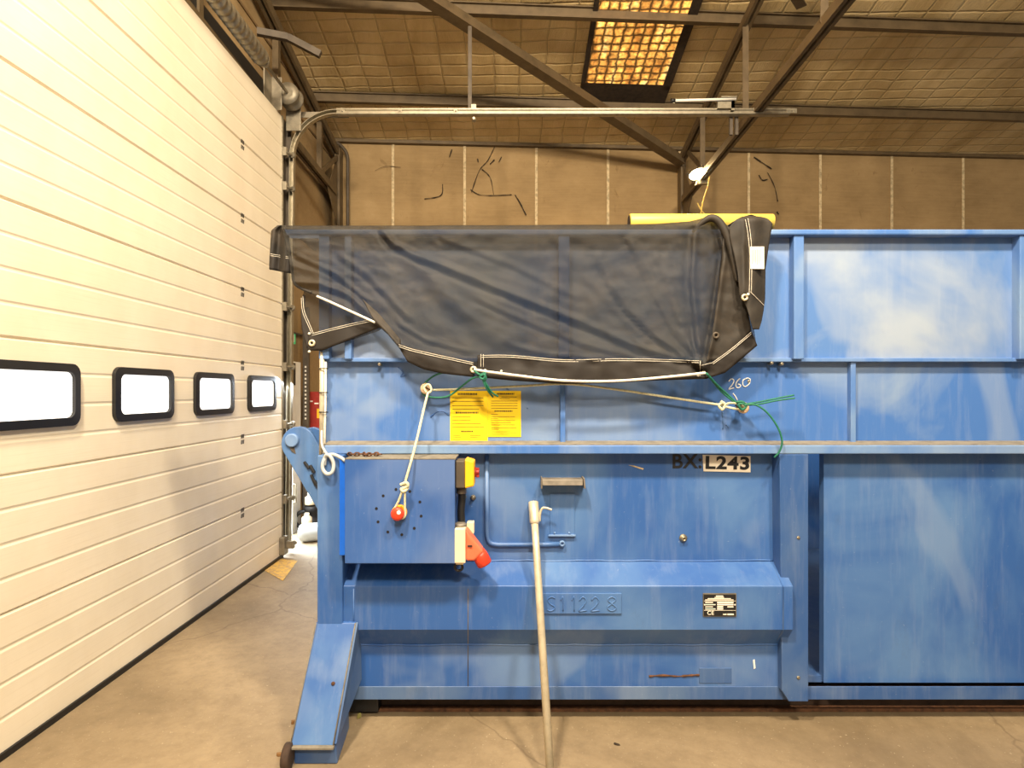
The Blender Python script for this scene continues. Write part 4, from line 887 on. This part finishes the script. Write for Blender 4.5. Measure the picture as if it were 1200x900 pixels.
a0 = Vector((2.34, 7.86, Z_(192, 7.86))); yy = 5.3; a1 = a0+(P(488, -10, yy)-a0)*1.4
brace(a0, a1, 'long diagonal roof brace crossing in front of the skylight', .11)
brace(P(942, 8, 4.4), P(925, -20, 4.2), 'short roof brace at the upper right corner of the roof', .05)
q = MB(); q.bar((-2.3, 5.2, Z_(37, 5.2)), P(338, 44, 5.3), .05, .06); q.bar(P(338, 44, 5.3), P(376, 64, 5.35), .05, .06); tag(q.build('roof_brace', M['dark_steel']), 'dark bent brace stub sticking out from the left truss', 'roof brace')
# pipes in the far left corner
q = MB(); q.tube(spline([P(388, 166, 7.75), P(398, 169, 7.75), P(406, 178, 7.75), P(408, 186, 7.75)], 5)+[P(408, 262, 7.75), P(408, 400, 7.75)], .022, 10); tag(q.build('wall_pipe', M['dark_steel']), 'thin brown pipe running down the back wall in the left corner', 'pipe')
q = MB(); q.tube([P(397, 172, 7.78), P(397, 262, 7.78), P(397, 400, 7.78)], .03, 10); tag(q.build('wall_conduit', M['truss']), 'tan conduit beside the brown pipe on the back wall', 'conduit')

# floodlight on the right truss
lp = P(818, 204, 7.1)
FL = thing('flood_light', lp, 'lit warm floodlight clamped to the bottom chord of the right truss', 'floodlight')
nrm = Vector((-.30, -.50, -.81)).normalized(); u_ = nrm.cross(Vector((0, 0, 1))).normalized(); v_ = u_.cross(nrm)
u_, v_ = u_*math.cos(-.35)+v_*math.sin(-.35), v_*math.cos(-.35)-u_*math.sin(-.35)
def q4(c, a, bb): return [c-u_*a-v_*bb, c+u_*a-v_*bb, c+u_*a+v_*bb, c-u_*a+v_*bb]
b = MB(); b.hexa(q4(lp-nrm*.07, .09, .05), q4(lp, .12, .08)); b.build('lamp_housing', M['dark_steel'], FL, .006)
b = MB(); b.hexa([lp+nrm*.001+u_*.11*math.cos(k*PI/12)+v_*.07*math.sin(k*PI/12) for k in range(24)], [lp+nrm*.008+u_*.105*math.cos(k*PI/12)+v_*.065*math.sin(k*PI/12) for k in range(24)]); b.build('lamp_lens', M['lens'], FL)
b = MB(); b.tube([lp-nrm*.05+u_*.0, lp-nrm*.10+Vector((.06, 0, .07)), (2.34, lp.y, 4.17)], .016, 8); b.box(2.27, 2.42, lp.y-.03, lp.y+.03, 4.10, 4.14); b.build('clamp_bracket', M['galv_dull'], FL)
fb = lamp('flood_light_beam', 'AREA', lp+nrm*.03, lp+nrm, 60, (1, .74, .38), .15, shape='ELLIPSE', size_y=.085)
fb.rotation_euler = Matrix((u_, v_, -nrm)).transposed().to_euler()
# yellow tube on the container top, yellow cord from the truss
Yt = 3.05
q = MB(); q.tube([P(738, 260, Yt), P(740, 260, Yt), P(905, 260, Yt)], [.04, .041, .041], 24); yt = thing('yellow_tube', P(800, 264, Yt), 'yellow plastic tube lying behind the tarp on the container top', 'tube')
q.build('tube_wall', M['yellow_tube'], yt)
q = MB(); q.lathe(P(737.6, 260, Yt), (-1, 0, 0), [(.034, 0), (.034, .002)], 20); q.build('tube_mouth', M['stain'], yt)
for px in (770, 880):
    q = MB(); q.box(X_(px, Yt)-.03, X_(px, Yt)+.03, Yt-.05, Yt+.05, 2.285, Z_(260, Yt)-.035); q.build('cradle', M['dark_steel'], yt)
tag(rope('hanging_rope', [P(832, 207, 6.9), P(829, 222, 6.9), P(824, 238, 6.9), P(820, 262, 6.9), P(816, 300, 6.9)], .008, M['yellow_cord'], 'thin yellow cord hanging from the truss below the floodlight', 'rope', extra=[('tail', [P(818, 238, 6.88), P(822, 246, 6.88), P(830, 256, 6.88), P(834, 270, 6.88)], .008)]))

# ------------------------------------------------------------------ things in the far left gap
q = MB(); Yx = 6.34
sg = thing('exit_sign', (WALLX, Yx, 2.1), 'small green and white exit sign above the side doorway', 'exit sign')
q.box(WALLX, WALLX+.03, 6.27, 6.45, Z_(402, 6.3), Z_(389, 6.3)); q.build('sign_face', M['green_sign'], sg)
q = MB(); q.box(WALLX+.03, WALLX+.032, 6.31, 6.41, Z_(400, 6.3), Z_(391, 6.3)); q.build('sign_symbol', M['white'], sg)
q = MB(); q.box(WALLX, WALLX+.04, 6.05, 6.75, Z_(390, 6.3), Z_(388, 6.3)); tag(q.build('wall_ledge', M['dark_steel']), 'narrow dark ledge on the left wall just above the exit sign', 'ledge')
Yc = 6.55
cl = thing('slotted_channel', (X_(358.5, Yc), Yc, 0), 'slotted steel channel standing in front of the left wall column', 'channel')
q = MB(); q.box(X_(355, Yc), X_(362, Yc), Yc, Yc+.05, 0, Z_(360, Yc)); q.build('channel', M['dark_steel'], cl, .003)
q = MB()
for k in range(14): 
    z = Z_(430, Yc)-k*.045; q.box(X_(357.6, Yc), X_(359.6, Yc), Yc-.003, Yc, z-.011, z+.011)
q.build('slots', M['white'], cl)
Yr = 6.72
rc = thing('red_cabinet', (X_(368, Yr), Yr, .9), 'red fire equipment cabinet with yellow and white stickers behind the container', 'cabinet')
q = MB(); q.box(X_(362, Yr), X_(377, Yr), Yr, Yr+.3, Z_(512, Yr), Z_(459, Yr)); q.build('cabinet_body', M['red_dull'], rc, .006)
q = MB(); q.box(X_(372, Yr), X_(375, Yr), Yr-.004, Yr, Z_(490, Yr), Z_(479, Yr)); q.build('yellow_sticker', M['yellow'], rc)
for x0, x1, y0, y1 in ((363, 367, 471, 469.5), (369, 374, 473.5, 472)):
    q = MB(); q.box(X_(x0, Yr), X_(x1, Yr), Yr-.004, Yr, Z_(y0, Yr), Z_(y1, Yr)); q.build('white_sticker', M['white'], rc)
q = MB(); q.box(WALLX+.004, X_(363, Yr), Yr+.05, Yr+.25, Z_(500, Yr), Z_(465, Yr)); q.build('wall_bracket', M['dark_steel'], rc)
# gas bottles / pump group by the wall
Yg = 6.45
pm = thing('hand_pump', (X_(366, Yg), Yg, 0), 'dark workshop pump with two white canisters on the floor past the arm', 'pump')
q = MB(); q.lathe((X_(366, Yg), Yg, 0), (0, 0, 1), [(.11, 0), (.12, .02), (.12, .10), (.08, .13), (.07, .2), (.09, .22), (.09, .27), (.05, .3)], 20); q.build('pump_body', M['black'], pm)
q = MB(); q.lathe((X_(366, Yg), Yg-.05, .30), (0, 0, 1), [(.055, 0), (.058, .01), (.058, .08), (.03, .10), (.03, .13)], 18); q.build('canister', M['cream'], pm)
q = MB(); q.lathe((X_(365, Yg), Yg-.13, .10), (0, 0, 1), [(.05, 0), (.055, .01), (.055, .07), (.025, .10), (.025, .12)], 18); q.build('canister', M['cream'], pm)
q = MB(); q.torus((X_(358, Yg), Yg-.05, .13), (0, 1, 0), .09, .02, 22, 8); q.build('hose_coil', M['black'], pm)
q = MB(); q.tube(spline([(X_(366, Yg), Yg, .43), (X_(364, Yg), Yg, .6), (X_(362, Yg), Yg, .75)], 5), .012, 8); q.build('lever', M['grey_steel'], pm)
q = MB(); q.tube([P(354, 530, 6.6), P(356, 560, 6.6), P(355, 585, 6.6), P(357, 612, 6.6)], .012, 8); tag(q.build('black_cable', M['black']), 'black cable hanging on the left wall behind the blue arm', 'cable')
Yl = 5.95
gr = thing('grey_roll', (X_(366, Yl), Yl, 0), 'grey padded roll lying on the daylit floor behind the corner post', 'roll')
q = MB(); q.tube([(X_(352, Yl), Yl, .09), (X_(353.5, Yl), Yl, .092), (X_(358, Yl), Yl, .095), (X_(400, Yl), Yl+.15, .095)], [.06, .085, .094, .095], 22); q.build('padded_roll', M['hose'], gr)
q = MB()
for k in range(4): q.cyl((X_(351.6, Yl), Yl-.04+.025*k, .07+.02*(k % 2)), (X_(352.2, Yl), Yl-.04+.025*k, .07+.02*(k % 2)), .008, 8)
q.build('roll_end_mark', M['letter'], gr)
# floor paint and debris
q = MB(); q.prism([(X_(313, 5.05), 5.00, .002), (X_(322, 5.38), 5.36, .002), (X_(351, 5.32), 5.28, .002), (X_(332, 4.72), 4.72, .002)], (0, 0, .002)); tag(q.build('floor_marking', M['floor_yellow']), 'worn yellow paint patch on the floor at the door corner', 'floor marking')
def debris(px, py, L_, m, label, cat, rot=.4, h=.006):
    d = 1.55*FPX/(py-HY); c = P(px, py, d); c.z = 0; q = MB(); n = 8; pts = []
    for k in range(n):
        a = 2*PI*k/n; r = L_*(.5+.5*random.random()); x, y = r*math.cos(a), r*.45*math.sin(a)
        pts.append(c+Vector((x*math.cos(rot)-y*math.sin(rot), x*math.sin(rot)+y*math.cos(rot), .001+random.random()*h*.3)))
    q.prism(pts, (0, 0, h)); o = q.build(cat.replace(' ', '_'), m); return tag(o, label, cat)
debris(345, 848, .02, M['leaf'], 'dry brown leaf on the floor left of the blue support leg', 'leaf', .5, .012)
debris(421, 842, .016, simple('dull_green_leaf', lin(132, 128, 70), .7), 'dull green leaf scrap under the left end of the container', 'leaf', 1, .02)
debris(723, 873, .018, M['stain'], 'thin dark twig on the floor in front of the container', 'twig', -.5, .004)
debris(329, 886, .024, M['leaf'], 'brown leaf beside the roller of the support leg', 'leaf', .2, .01)
